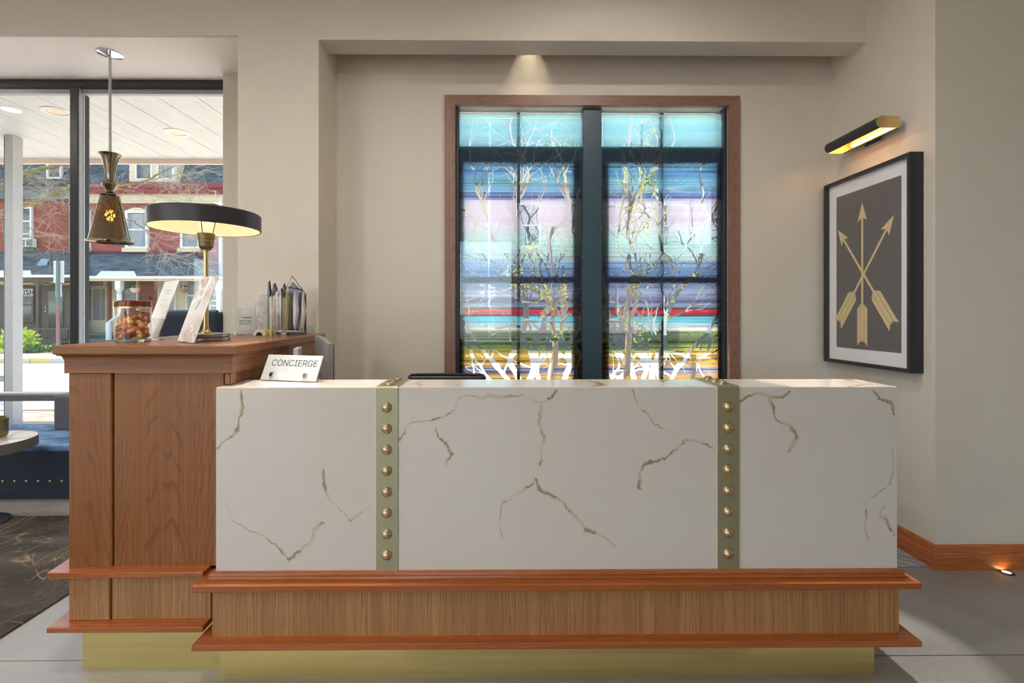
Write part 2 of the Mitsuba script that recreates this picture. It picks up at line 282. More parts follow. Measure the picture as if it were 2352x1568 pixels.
def prism(poly, d0, d1, axis='y'):
    """polygon extruded: axis y: poly in (x,z); axis x: poly in (y,z); axis z: poly in (x,y)"""
    m = trimesh.creation.extrude_polygon(poly if hasattr(poly, 'area') else Polygon(poly), d1 - d0, engine='earcut')
    v = m.vertices.copy()
    if axis == 'y': w = np.stack([v[:, 0], d0 + v[:, 2], v[:, 1]], 1); f = m.faces[:, ::-1]
    elif axis == 'x': w = np.stack([d0 + v[:, 2], v[:, 0], v[:, 1]], 1); f = m.faces
    else: w = np.stack([v[:, 0], v[:, 1], d0 + v[:, 2]], 1); f = m.faces
    return trimesh.Trimesh(w, f, process=False)
def lathe(profile, c=(0, 0, 0), n=48):
    m = trimesh.creation.revolve(np.array(profile, float), sections=n)
    if m.volume < 0: m.invert()
    m.apply_translation(c); return m
def cyl(p0, p1, r, n=24):
    return trimesh.creation.cylinder(r, segment=np.array([p0, p1], float), sections=n)
def tube(points, radii, sides=6):
    p = np.asarray(points, float); t = np.gradient(p, axis=0); t /= np.linalg.norm(t, axis=1, keepdims=True) + 1e-12
    a = np.cross(t, np.where(np.abs(t[:, 2:]) < 0.9, [0, 0, 1.0], [1.0, 0, 0])); a /= np.linalg.norm(a, axis=1, keepdims=True) + 1e-12
    b, g = np.cross(t, a), np.arange(sides) * 2 * np.pi / sides
    v = p[:, None] + np.broadcast_to(radii, (len(p),))[:, None, None] * (np.cos(g)[None, :, None] * a[:, None] + np.sin(g)[None, :, None] * b[:, None])
    v = v.reshape(-1, 3); n = len(p)
    i, j = np.meshgrid(np.arange(n - 1), np.arange(sides), indexing='ij')
    q = np.stack([i * sides + j, i * sides + (j + 1) % sides, (i + 1) * sides + (j + 1) % sides, (i + 1) * sides + j], -1).reshape(-1, 4)
    f = np.vstack([q[:, [0, 1, 2]], q[:, [0, 2, 3]]])
    caps = [[0, k + 1, k] for k in range(1, sides - 1)] + [[(n - 1) * sides, (n - 1) * sides + k, (n - 1) * sides + k + 1] for k in range(1, sides - 1)]
    return trimesh.Trimesh(v, np.vstack([f, caps]), process=False)
def offset_plan(plan, d):
    p = np.asarray(plan, float); n = len(p); out = []
    for i in range(n):
        e0, e1 = p[i] - p[i - 1], p[(i + 1) % n] - p[i]
        n0 = np.array([e0[1], -e0[0]]) / np.linalg.norm(e0); n1 = np.array([e1[1], -e1[0]]) / np.linalg.norm(e1)
        out.append(p[i] + (n0 + n1) * d / (1 + n0 @ n1))
    return np.array(out)
def loft(plan, steps):
    """counter-clockwise plan polygon, steps of (outward offset, z), closed"""
    n = len(plan); v = np.vstack([np.column_stack([offset_plan(plan, o), np.full(n, z)]) for o, z in steps]); f = []
    for s in range(len(steps) - 1):
        for i in range(n):
            a, b, c, d = s * n + i, s * n + (i + 1) % n, (s + 1) * n + (i + 1) % n, (s + 1) * n + i
            f += [[a, b, c], [a, c, d]]
    k = (len(steps) - 1) * n
    f += [[0, i + 1, i] for i in range(1, n - 1)] + [[k, k + i, k + i + 1] for i in range(1, n - 1)]
    return trimesh.Trimesh(v, np.array(f), process=False)
def rect(x0, x1, y0, y1):
    return [(x0, y0), (x1, y0), (x1, y1), (x0, y1)]
def moved(m, *loc, rz=0.0, scale=None, M=None):
    m = m.copy()
    if scale is not None: m.apply_scale(scale)
    if M is not None: m.apply_transform(M)
    if rz: m.apply_transform(trimesh.transformations.rotation_matrix(rz, [0, 0, 1]))
    if loc: m.apply_translation(loc)
    return m
def text_on(s, h, origin, right, up, depth=0.001, bold=False, width=None):
    m = meshkit.text_mesh(s, h, depth, bold); r, u = np.array(right, float), np.array(up, float); r /= np.linalg.norm(r); u /= np.linalg.norm(u); n = np.cross(r, u)
    v = m.vertices.copy()
    if width: v[:, 0] = (v[:, 0] - v[:, 0].min()) * width / np.ptp(v[:, 0])
    w = np.array(origin) + v[:, :1] * r + v[:, 1:2] * u + v[:, 2:] * n
    return trimesh.Trimesh(w, m.faces, process=False)

# ---------------------------------------------------------------- naming
used = set()
def numbered(k):
    if k not in used: used.add(k); return k
    i = 1
    while f'{k}_{i:03d}' in used: i += 1
    k = f'{k}_{i:03d}'; used.add(k); return k
def thing(name, label, category, group=None):
    k = numbered(name); labels[k] = {'label': label, 'category': category}
    if group: labels[k]['group'] = group
    return k
def part(parent, name, mesh, m, smooth=False, label=None, stuff=False, **kw):
    if isinstance(mesh, trimesh.Trimesh) and mesh.is_watertight and mesh.volume < 0: mesh.invert()
    k = numbered(parent + '__' + name)
    scene[k] = mesh if isinstance(mesh, dict) else mikit.ply(mesh, m, smooth, **kw)
    if label or stuff:
        labels[k] = {}
        if label: labels[k]['label'] = label
        if stuff: labels[k]['kind'] = 'stuff'
    return k
def single(name, mesh, m, label, category, smooth=False, group=None, **kw):
    k = thing(name, label, category, group); scene[k] = mikit.ply(mesh, m, smooth, **kw); return k
def struct(name, mesh, m, smooth=False, label=None):
    k = numbered(name); labels[k] = {'kind': 'structure'}
    if label: labels[k]['label'] = label
    if mesh is not None: scene[k] = mikit.ply(mesh, m, smooth)
    return k
def place(parent, name, shape, M):
    k = numbered(parent + '__' + name); scene[k] = {**shape, 'to_world': M}; return k

# ================================================================ the room
YF, YN, YW, CEIL = 2.909, 3.22, 4.15, 3.17      # pillar plane, niche wall, storefront plane, ceiling
XR, YR, XP = 2.123, 2.44, -1.067                # right wall, its front corner, pillar's right face
fl = struct('floor', box(-6.2, 5.2, -5.2, 4.3, -0.2, -0.006), 'm_grout')
for x0, x1, y0, y1 in ((-6, -2.2, -5, 1.822), (-2.196, 5, -5, 1.822), (-2.196, 5, 1.826, 4.2), (-6, -2.2, 1.826, 4.2)):
    part(fl, 'slab', box(x0, x1, y0, y1, -0.1, 0, 0.001), 'm_concrete')
struct('floor_carpet', box(-5.6, -1.937, 0.2, 3.12, 0.0, 0.007, 0.002), 'm_carpet', label='brown carpet with tan swirling lines')
struct('floor_carpet', box(-0.9, XR, 2.46, YN, 0.0, 0.006, 0.002), 'm_carpet_grey', label='grey striped carpet behind the desk')
struct('ceiling', box(-6.2, 5.2, -5.2, 4.3, CEIL, 3.5), 'm_ceiling')
k = struct('wall_left', box(-6.2, -6, -5.2, 4.3, 0, 0.25), 'm_wall')
part(k, 'header', box(-6.2, -6, -5.2, 4.3, 2.95, CEIL), 'm_wall')
for ya, yb in ((-5.2, -4.9), (-3.3, -3.0), (-1.4, 4.3)): part(k, 'pier', box(-6.2, -6, ya, yb, 0.25, 2.95), 'm_wall')
struct('wall_right', box(XR, 5.2, YR, 3.5, 0, CEIL), 'm_wall')
struct('wall_right', box(5, 5.2, -5.2, YR, 0, CEIL), 'm_wall')
k = struct('wall_rear', box(-6, 5, -5.2, -5, 0, 0.3), 'm_wall')
part(k, 'header', box(-6, 5, -5.2, -5, 2.95, CEIL), 'm_wall')
for xa, xb in ((-6, -5.5), (-3.2, -1.6), (0.2, 5)): part(k, 'pier', box(xa, xb, -5.2, -5, 0.3, 2.95), 'm_wall')
k = struct('wall_front', box(-1.533, XP, YF, 3.345, 0, CEIL), 'm_wall')
part(k, 'beam', box(-6, -1.533, YF, 2.935, 2.863, CEIL), 'm_wall')
part(k, 'beam', box(XP, XR, YF, 3.07, 2.841, CEIL), 'm_wall')
part(k, 'pilaster', box(-2.231, -1.2, 4.01, 4.3, 0, CEIL), 'm_wall')
part(k, 'return', box(-1.5, XP, 3.345, 4.3, 0, CEIL), 'm_wall')
HX0, HX1, HZ0, HZ1 = -0.305, 1.453, 0.62, 2.588
k = struct('wall_back', box(XP, HX0, YN, 3.345, 0, CEIL), 'm_wall')
part(k, 'segment', box(HX1, XR, YN, 3.345, 0, CEIL), 'm_wall')
part(k, 'segment', box(HX0, HX1, YN, 3.345, 0, HZ0), 'm_wall')
part(k, 'segment', box(HX0, HX1, YN, 3.345, HZ1, CEIL), 'm_wall')
# baseboards: flat board, recessed line, moulded cap
def base_profile(y, s):
    return [(y, 0), (y - s * 0.016, 0), (y - s * 0.016, 0.078), (y - s * 0.011, 0.084), (y - s * 0.013, 0.09), (y - s * 0.012, 0.112), (y - s * 0.006, 0.122), (y, 0.122)]
struct('baseboard_right', prism(base_profile(YR, 1), XR - 0.016, 5, 'x'), 'm_oak_base')
m = prism([(XR - (YR - y), z) for y, z in base_profile(YR, 1)], YR, YN, 'y')
struct('baseboard_right', m, 'm_oak_base')
struct('baseboard_back', prism(base_profile(YN, 1), XP, XR - 0.016, 'x'), 'm_oak_base')
# wooden casing of the niche window
C0, C1, CZ = -0.372, 1.521, 2.652
tr = struct('trim_1', None, None)
part(tr, 'casing', prism([(C0, 0.55), (HX0, 0.55), (HX0, HZ1), (C0, CZ)], YN - 0.022, YN + 0.01), 'm_walnut')
part(tr, 'casing', prism([(HX1, 0.55), (C1, 0.55), (C1, CZ), (HX1, HZ1)], YN - 0.022, YN + 0.01), 'm_walnut')
part(tr, 'casing', prism([(C0, CZ), (HX0, HZ1), (HX1, HZ1), (C1, CZ)], YN - 0.022, YN + 0.01), 'm_walnut_h')
# niche window: dark frame with a centre post, two double-hung sashes under transoms
w1 = struct('window_1', None, None)
MX0, MX1 = 0.518, 0.64
part(w1, 'jamb', box(HX0, HX0 + 0.022, 3.23, 3.36, HZ0, HZ1, 0.002), 'm_window_dark')
part(w1, 'jamb', box(HX1 - 0.022, HX1, 3.23, 3.36, HZ0, HZ1, 0.002), 'm_window_dark')
part(w1, 'head', box(HX0 + 0.022, HX1 - 0.022, 3.29, 3.36, HZ1 - 0.02, HZ1, 0.002), 'm_white')
part(w1, 'sill', box(HX0, HX1, 3.20, 3.36, HZ0, HZ0 + 0.03, 0.003), 'm_window_dark')
part(w1, 'centre_post', box(MX0, MX1, 3.235, 3.36, HZ0 + 0.03, HZ1 - 0.001, 0.003), 'm_window_blue')
ZT0, ZT1, ZM0, ZM1 = 2.233, 2.349, 1.452, 1.499
for (a, b, ca, cb) in ((HX0 + 0.022, MX0, -0.251, 0.457), (MX1, HX1 - 0.022, 0.697, 1.394)):
    mid = (ca + cb) / 2
    part(w1, 'transom_bar', box(a, b, 3.273, 3.34, ZT0, ZT1, 0.003), 'm_window_dark')
    part(w1, 'stile', box(a, ca, 3.273, 3.34, HZ0 + 0.03, ZT0, 0.003), 'm_window_dark')
    part(w1, 'stile', box(cb, b, 3.273, 3.34, HZ0 + 0.03, ZT0, 0.003), 'm_window_dark')
    part(w1, 'meeting_rail', box(ca, cb, 3.273, 3.34, ZM0, ZM1, 0.003), 'm_window_dark')
    part(w1, 'bottom_rail', box(ca, cb, 3.273, 3.34, HZ0 + 0.03, HZ0 + 0.10, 0.003), 'm_window_dark')
    part(w1, 'muntin', box(mid - 0.01, mid + 0.01, 3.278, 3.325, HZ0 + 0.10, ZM0, 0.002), 'm_window_dark')
    part(w1, 'muntin', box(mid - 0.01, mid + 0.01, 3.278, 3.325, ZM1, ZT0, 0.002), 'm_window_dark')
    part(w1, 'muntin', box(mid - 0.01, mid + 0.01, 3.278, 3.325, ZT1, HZ1 - 0.02, 0.002), 'm_window_dark')
    for z0, z1 in ((HZ0 + 0.10, ZM0), (ZM1, ZT0), (ZT1, HZ1 - 0.02)):
        for xa, xb in ((ca, mid), (mid, cb)):
            part(w1, 'pane', moved(trimesh.Trimesh([(xa, 3.30, z0), (xb, 3.30, z0), (xb, 3.30, z1), (xa, 3.30, z1)], [[0, 1, 2], [0, 2, 3]])), 'm_glass')
# storefront of the bay on the left
w2 = struct('window_2', None, None)
PX = -2.231
ZH = 3.111; ZH2 = 3.071
part(w2, 'head', box(-6, PX, YW - 0.03, YW + 0.08, ZH, CEIL, 0.003), 'm_black_frame')
part(w2, 'head_trim', box(-6, PX, YW + 0.01, YW + 0.06, ZH2, ZH, 0.003), 'm_aluminium')
part(w2, 'mullion', box(-3.538, -3.474, YW - 0.03, YW - 0.015, 0, ZH, 0.003), 'm_black_frame')
part(w2, 'mullion_body', box(-3.538, -3.474 - 0.001, YW - 0.015, YW + 0.03, 0, ZH, 0.002), 'm_aluminium')
part(w2, 'mullion_stop', box(-3.538, -3.474 + 0.004, YW + 0.03, YW + 0.038, 0, ZH2), 'm_white')
part(w2, 'mullion_stop', box(-3.538, -3.474 + 0.006, YW + 0.038, YW + 0.08, 0, ZH2), 'm_black_frame')
part(w2, 'rail', box(-6, -3.538, YW - 0.03, YW + 0.07, 0.543, 0.593, 0.004), 'm_rim')
part(w2, 'rail_cap', box(-6, -3.538, YW - 0.025, YW + 0.065, 0.593, 0.607, 0.002), 'm_aluminium')
part(w2, 'bottom_rail', box(-6, PX, YW - 0.03, YW + 0.08, 0, 0.10, 0.004), 'm_black_frame')
for xa, xb, za, zb in ((-6, -3.538, 0.1, 0.543), (-6, -3.538, 0.607, ZH2), (-3.443, PX, 0.1, ZH2)):
    part(w2, 'pane', trimesh.Trimesh([(xa, YW + 0.04, za), (xb, YW + 0.04, za), (xb, YW + 0.04, zb), (xa, YW + 0.04, zb)], [[0, 1, 2], [0, 2, 3]]), 'm_glass')

# ---------------------------------------------------------------- lamps of the room, some added unseen
def disc(r, z, c, n=24):
    a = np.arange(n) * 2 * np.pi / n
    v = np.column_stack([c[0] + r * np.cos(a), c[1] + r * np.sin(a), np.full(n, z)])
    return trimesh.Trimesh(np.vstack([v, [[c[0], c[1], z]]]), [[n, (i + 1) % n, i] for i in range(n)], process=False)
def downlight(x, y, power, label, tint=(1.0, 0.905, 0.815), r=0.075):  # unseen ceiling lamps, added to fill the room with light
    t = thing('added_downlight', label, 'light', 'added lobby downlights')
    part(t, 'trim_ring', lathe([(r, -0.001), (r + 0.02, -0.001), (r + 0.018, -0.006), (r, -0.008), (r, -0.001)], (x, y, CEIL), 32), 'm_white')
    k = numbered(t + '__lens'); e = power / (math.pi * r * r)
    scene[k] = mikit.ply(disc(r, CEIL - 0.004, (x, y)), 'm_white', emitter={'type': 'area', 'radiance': rgb(*[c * e for c in tint])})
for x, y in ((-4.9, -0.3), (-2.4, 0.6), (-0.85, 0.9), (0.6, 2.0), (-3.6, -1.5), (-1.3, -1.5)):
    downlight(x, y, LAMP * (0.6 if y == 2.0 else 1.05), 'added unseen fill downlight in the lobby ceiling in front of the desk')
downlight(-4.6, 3.65, LAMP * 1.6, 'added unseen fill downlight in the bay ceiling')
def spot(name, pos, target, cut, beam, power, label, tint=(1, 0.95, 0.86)):
    t = thing(name, label, 'light')
    x, y, z = pos
    part(t, 'can', lathe([(0.0, 0.0), (0.030, 0.0), (0.030, -0.05), (0.026, -0.05), (0.024, -0.012), (0.0, -0.012)], (x, y, CEIL), 24), 'm_white')
    scene[numbered(t + '__beam')] = {'type': 'spot', 'to_world': T().look_at(origin=[x, y, CEIL - 0.055], target=list(target), up=[0, 1, 0]), 'cutoff_angle': cut, 'beam_width': beam, 'intensity': rgb(*[c * power for c in tint])}
spot('added_spotlight', (-0.74, 1.84, CEIL), (-0.74, 1.83, 1.0), 9, 7.5, SPOT, 'added unseen spotlight making the sun patch on the left desk end')  # spots added to make the sun patches on the desk top
spot('added_spotlight', (1.28, 1.86, CEIL), (1.28, 1.85, 1.0), 9, 7.5, SPOT, 'added unseen spotlight making the sun patch on the right desk end')
spot('wall_washer', (0.17, 3.145, CEIL), (0.17, 3.20, 2.3), 26, 3, SPOT * 0.085, 'small wall washer in the slot above the niche window', (1, 0.86, 0.64))
t = thing('floor_uplight', 'tiny glowing recessed uplight in the concrete by the right baseboard', 'light')
fx, fy = 2.439,2.403
part(t, 'ring', lathe([(0.018, 0.0), (0.030, 0.0), (0.030, 0.003), (0.018, 0.004), (0.018, 0.0)], (fx, fy, 0), 24), 'm_black')
k = numbered(t + '__lens'); d = disc(0.018, 0.0015, (fx, fy)); d.invert()
scene[k] = mikit.ply(d, 'm_white', emitter={'type': 'area', 'radiance': rgb(14, 9.5, 4.5)})

# ================================================================ the marble concierge desk
DX0, DX1, DY, DZ0, DZ1 = -0.976, 1.357, 1.71, 0.374, 1.002
desk = thing('concierge_desk', 'long white marble concierge desk with brass straps on an oak and brass base', 'desk')
part(desk, 'marble_block', box(DX0, DX1, DY, 1.915, DZ0, DZ1, 0.0018), 'm_marble', label='white marble block with brown veins')
part(desk, 'bead_moulding', loft(rect(DX0, DX1, DY, 1.93), [(-0.02, 0.355), (0.018, 0.355), (0.020, 0.359), (0.014, 0.363), (0.013, 0.366), (0.016, 0.370), (0.014, 0.375), (0.006, 0.379), (-0.02, 0.379)]), 'm_oak_ledge')
RX0, RX1, RY, LY = -0.982, 1.354, 1.70, 0.043
plan = rect(RX0, RX1, RY, 2.35)
for z0, z1 in ((0.332, 0.356), (0.140, 0.162)):
    part(desk, 'ledge', loft(plan, [(LY - 0.003, z0), (LY, z0 + 0.003), (LY, z1 - 0.002), (LY - 0.002, z1)]), 'm_oak_ledge')
part(desk, 'riser_panel', loft(plan, [(0, 0.16), (0, 0.334)]), 'm_oak_riser')
part(desk, 'toe_kick', loft(rect(-0.973, 1.291, 1.729, 2.33), [(0, 0.0), (0, 0.142)]), 'm_brass_plate', label='brushed brass toe kick')
part(desk, 'worktop', box(RX0 + 0.03, RX1 - 0.03, 1.93, 2.36, 0.735, 0.765, 0.002), 'm_oak_rail')
part(desk, 'back_panel', box(RX0, RX1, 1.916, 1.95, 0.356, 0.99), 'm_oak_panel')
bolt_shape = mikit.ply(lathe([(0.0, 0.0135), (0.006, 0.0128), (0.0115, 0.0105), (0.0155, 0.0065), (0.0178, 0.002), (0.0182, 0.0), (0.0, 0.0)], n=28), 'm_brass_bolt', 40)
for xc in (-0.394, 0.7725):
    s = numbered(desk + '__strap'); h = 0.0368
    prof = [(DY, 0.379), (DY - 0.004, 0.379), (DY - 0.004, DZ1 - 0.002), (DY, DZ1 + 0.004), (1.917, DZ1 + 0.004), (1.917, DZ1), (DY, DZ1)]
    scene[s] = mikit.ply(prism(prof, xc - h, xc + h, 'x'), 'm_brass_strap')
    labels[s] = {'label': 'left brass strap with domed bolts' if xc < 0 else 'right brass strap with domed bolts'}
    for i in range(8): place(s, 'bolt', bolt_shape, T().translate([xc - 0.001, DY - 0.004, 0.934 - i * 0.0716]).rotate([1, 0, 0], 90))
    for i in range(3): place(s, 'bolt', bolt_shape, T().translate([xc, DY + 0.045 + i * 0.062, DZ1 + 0.004]))

# ================================================================ the wooden reception counter
ctr = thing('reception_counter', 'tall brown oak reception counter with moulded top beside the marble desk', 'counter')
plan = [(-1.513, 1.76), (-0.952, 1.76), (-1.030, 2.79), (-1.657, 2.79)]
part(ctr, 'countertop', loft(plan, [(0.030, 1.112), (0.033, 1.115), (0.033, 1.140), (0.030, 1.1435)]), 'm_oak_rail')
part(ctr, 'cove_moulding', loft(plan, [(0.012, 1.094), (0.0125, 1.098)] + [(0.028 - 0.015 * math.cos(a), 1.098 + 0.013 * math.sin(a)) for a in np.linspace(0, 1.5, 6)] + [(0.029, 1.1125)]), 'm_oak_rail')
part(ctr, 'frieze', loft(plan, [(0.010, 1.046), (0.010, 1.095)]), 'm_oak_rail')
low = [(-1.513, 1.76), (-0.977, 1.76), (-1.040, 2.79), (-1.657, 2.79)]
part(ctr, 'body', cat([loft(low, [(-0.012, 0.37), (-0.012, 1.006)]), loft(plan, [(-0.012, 1.006), (-0.012, 1.05)])]), 'm_oak_panel')
part(ctr, 'stile', box(-1.513, -1.364, 1.757, 1.80, 0.369, 1.046, 0.003), 'm_oak_panel')
part(ctr, 'stile', box(-0.973, -0.952, 1.757, 1.80, 1.005, 1.046, 0.003), 'm_oak_panel')
part(ctr, 'front_panel', box(-1.364 + 0.004, -0.979, 1.764, 1.80, 0.369, 1.046, 0.001), 'm_oak_panel')
for z0, z1 in ((0.351, 0.371), (0.165, 0.184)):
    part(ctr, 'ledge', loft([(-1.513, 1.76), (-1.0685, 1.76), (-1.10, 2.79), (-1.657, 2.79)], [(0.041, z0), (0.044, z0 + 0.003), (0.044, z1 - 0.002), (0.042, z1)]), 'm_oak_ledge')
part(ctr, 'lower_body', loft([(-1.513, 1.76), (-1.02, 1.76), (-1.04, 2.79), (-1.657, 2.79)], [(-0.012, 0.18), (-0.012, 0.352)]), 'm_oak_riser')
part(ctr, 'lower_stile', box(-1.513, -1.372, 1.757, 1.79, 0.184, 0.352, 0.003), 'm_oak_riser')
part(ctr, 'lower_panel', box(-1.372 + 0.004, -1.024, 1.764, 1.79, 0.184, 0.352, 0.001), 'm_oak_riser')
part(ctr, 'toe_kick', loft([(-1.484, 1.78), (-0.98, 1.78), (-1.03, 2.75), (-1.60, 2.75)], [(0, 0.0), (0, 0.166)]), 'm_brass_plate', label='brushed brass toe kick')
TOP = 1.1435

# ---------------------------------------------------------------- sign on the desk
sg = thing('concierge_sign', 'frosted acrylic concierge sign leaning on the left end of the marble desk', 'sign')
A = np.array([-0.911, 1.885, 1.0060]); R = np.array([0.231, -0.061, 0]); R /= np.linalg.norm(R); N = np.array([R[1], -R[0], 0]) * 1.0     # N points to the viewer
UP = np.array([0, 0, 1.0]) * 0.89 - N * 0.455; UP /= np.linalg.norm(UP); W_, H_ = 0.239, 0.102; FN = np.cross(R, UP)
Mx = np.eye(4); Mx[:3, 0], Mx[:3, 1], Mx[:3, 2], Mx[:3, 3] = R, UP, FN, A
pl = box(0, W_, 0, H_, -0.006, 0, 0.001); pl.apply_transform(Mx)
part(sg, 'plate', pl, 'm_sign')
part(sg, 'lettering', text_on('CONCIERGE', 0.0245, A + R * 0.029 + UP * 0.057 + FN * 0.0002, R, UP, 0.0006, width=0.196), 'm_grey_text', label='grey CONCIERGE lettering')
for u in (0.046, 0.190):
    c = A + R * u + UP * 0.020
    part(sg, 'standoff', cat([cyl(c - FN * 0.03, c + FN * 0.007, 0.0085, 20)]), 'm_chrome', 30)
fo = box(0.02, W_ - 0.02, 0, 0.006, -0.055, -0.006, 0.001); Mf = Mx.copy(); Mf[:3, 2] = -(N * -1); Mf[:3, 1] = [0, 0, 1]; Mf[:3, 3] = A; fo.apply_transform(Mf)
part(sg, 'foot', fo, 'm_acrylic_thin')

# ---------------------------------------------------------------- things on the counter
jc = (-1.452, 1.978)
jar = thing('biscuit_jar', 'round glass jar half full of dog biscuits with a dark brown lid on the counter', 'jar')
part(jar, 'glass', lathe([(0.0, 0.004), (0.050, 0.0045), (0.0585, 0.010), (0.060, 0.020), (0.060, 0.128), (0.057, 0.134)], (*jc, TOP), 64), 'm_acrylic_thin', 40)
part(jar, 'glass_base', lathe([(0.0, 0.0005), (0.056, 0.0005), (0.060, 0.004), (0.060, 0.010), (0.054, 0.0125), (0.0, 0.0115)], (*jc, TOP), 48), 'm_acrylic_green', 40)
part(jar, 'rim', lathe([(0.057, 0.130), (0.0615, 0.130), (0.0615, 0.137), (0.057, 0.137), (0.057, 0.130)], (*jc, TOP), 48), 'm_gold')
part(jar, 'lid', lathe([(0.0, 0.160), (0.058, 0.160), (0.0612, 0.157), (0.0612, 0.139), (0.058, 0.1375), (0.0, 0.1375)], (*jc, TOP), 48), 'm_lid', 40)
def bone():
    import manifold3d as m3
    s = m3.Manifold.sphere(0.0085, 16); a = s.translate([0.019, 0.0068, 0]); b = s.translate([0.019, -0.0068, 0]); c = s.translate([-0.019, 0.0068, 0]); d = s.translate([-0.019, -0.0068, 0])
    bar = m3.Manifold.cylinder(0.038, 0.0075, 0.0075, 16, True).rotate([0, 90, 0])
    return (a + b + c + d + bar).scale([1.2, 1.2, 1.0])
bm = bone(); rnd = random.Random(5)
bshapes = [mikit.ply(bm, q, 40) for q in ('m_biscuit', 'm_biscuit', 'm_biscuit_gold', 'm_biscuit_dark')]
lay = 0
for layer in range(5):
    cnt = 7 if layer < 4 else 5
    for i in range(cnt):
        a = 2 * math.pi * (i + 0.5 * layer) / (6 if layer < 4 else 5); rr = 0.0 if (i == 6) else 0.0335
        z = 0.0125 + 0.0150 + layer * 0.0175 + (0.006 if i % 2 else 0)
        tang = a + math.pi / 2 + rnd.uniform(-0.25, 0.25)
        k = numbered('dog_biscuit'); labels[k] = {'label': 'bone-shaped orange brown dog biscuit in the glass jar', 'category': 'biscuit', 'group': 'dog biscuits in the jar'}
        scene[k] = {**bshapes[rnd.randrange(4)], 'to_world': T().translate([jc[0] + rr * math.cos(a), jc[1] + rr * math.sin(a), TOP + z]).rotate([0, 0, 1], math.degrees(tang)).rotate([1, 0, 0], rnd.uniform(20, 90)).rotate([0, 1, 0], rnd.uniform(-14, 14))}

def card_holder(label, base, w, h, lean, kind):
    """slanted acrylic display: back sheet, foot and a printed insert; faces front left"""
    t = thing('card_holder', label, 'sign holder'); r = np.array([0.77, -0.64, 0]); n = np.array([-0.64, -0.77, 0]); B = np.array(base)
    up = np.array([0, 0, 1.0]) * math.cos(lean) - n * math.sin(lean); fn = np.cross(r, up)
    M = np.eye(4); M[:3, 0], M[:3, 1], M[:3, 2], M[:3, 3] = r, up, fn, B
    def pl(x0, x1, y0, y1, z0, z1, b=0.0): m = box(x0, x1, y0, y1, z0, z1, b); m.apply_transform(M); return m
    part(t, 'back_sheet', pl(0, w, 0, h, -0.0025, 0, 0.0005), 'm_acrylic_thin')
    ft = box(0, w, 0, 0.0025, -0.03, 0); Mf = M.copy(); Mf[:3, 1], Mf[:3, 2] = [0, 0, 1], n; ft.apply_transform(Mf); part(t, 'foot', ft, 'm_acrylic_thin')
    if kind == 1:
        c = part(t, 'card', pl(0.004, w - 0.004, 0.36 * h, h - 0.004, 0.0004, 0.0014), 'm_paper', label='white printed card')
        rows = [(0.90, 0.05, 0.010), (0.80, 0.42, 0.007), (0.755, 0.26, 0.007), (0.70, 0.1, 0.003), (0.655, 0.5, 0.003), (0.61, 0.2, 0.003), (0.56, 0.3, 0.003)]
        for y, q, hh in rows: part(c, 'printed_line', pl(w * (0.5 - q / 2), w * (0.5 + q / 2), y * h, y * h + hh, 0.0014, 0.0018), 'm_grey_light')
        p2 = part(t, 'picture_strip', pl(0.004, w - 0.004, 0.006, 0.355 * h, 0.0004, 0.0014), 'm_grey_light', label='grey picture below the card')
        for q in range(4):
            st = prism([(0.01 + q * 0.036, 0.01), (0.022 + q * 0.036, 0.01), (0.05 + q * 0.036, 0.085), (0.038 + q * 0.036, 0.085)], 0.0014, 0.0018, 'z'); st.apply_transform(M); part(p2, 'stripe', st, 'm_paper')
    else:
        c = part(t, 'leaflet', pl(0.004, w - 0.004, 0.004, h - 0.004, 0.0004, 0.0014), 'm_leaflet', label='pale peach leaflet with a grey leaf pattern')
        st = prism([(0.100, 0.262), (0.122, 0.262), (0.088, 0.115), (0.081, 0.115)], 0.0014, 0.0018, 'z'); st.apply_transform(M); part(c, 'reflection_band', st, 'm_paper')  # white stripe stands for a reflection on the leaflet
        st = prism([(0.066, 0.130), (0.078, 0.150), (0.088, 0.172), (0.096, 0.172), (0.090, 0.148), (0.078, 0.130)], 0.0014, 0.0019, 'z'); st.apply_transform(M); part(c, 'blue_mark', st, 'm_blue_mark')
    return t
def leaflet_fn(p, n, uv):
    v = dr.abs(fbm(p.x * 14 + p.z * 9, p.z * 12, p.y * 8, 3) - 0.5)
    spots = smoothstep(0.58, 0.70, noise(p.x * 95, p.z * 80, p.y * 50)) * smoothstep(0.55, 0.65, fbm(p.x * 14, p.z * 12, 3.0, 2))
    c = mix((0.50, 0.41, 0.37), (0.38, 0.30, 0.27), smoothstep(1.25, 1.38, p.z))
    return mix(mix(mi.Color3f(0.60, 0.55, 0.52), c, smoothstep(0.01, 0.08, v)), (0.25, 0.22, 0.24), 0.7 * spots)
mat('m_leaflet', proc(leaflet_fn), 0.25, specular=0.5)
mat('m_blue_mark', (0.10, 0.18, 0.32), 0.4)
card_holder('slanted acrylic holder with a white printed card just behind the biscuit jar', (-1.548, 2.165, TOP + 0.001), 0.185, 0.268, 0.32, 1)
card_holder('slanted acrylic holder with a peach leaflet in front of the table lamp', (-1.250, 1.930, TOP + 0.001), 0.18, 0.268, 0.32, 2)

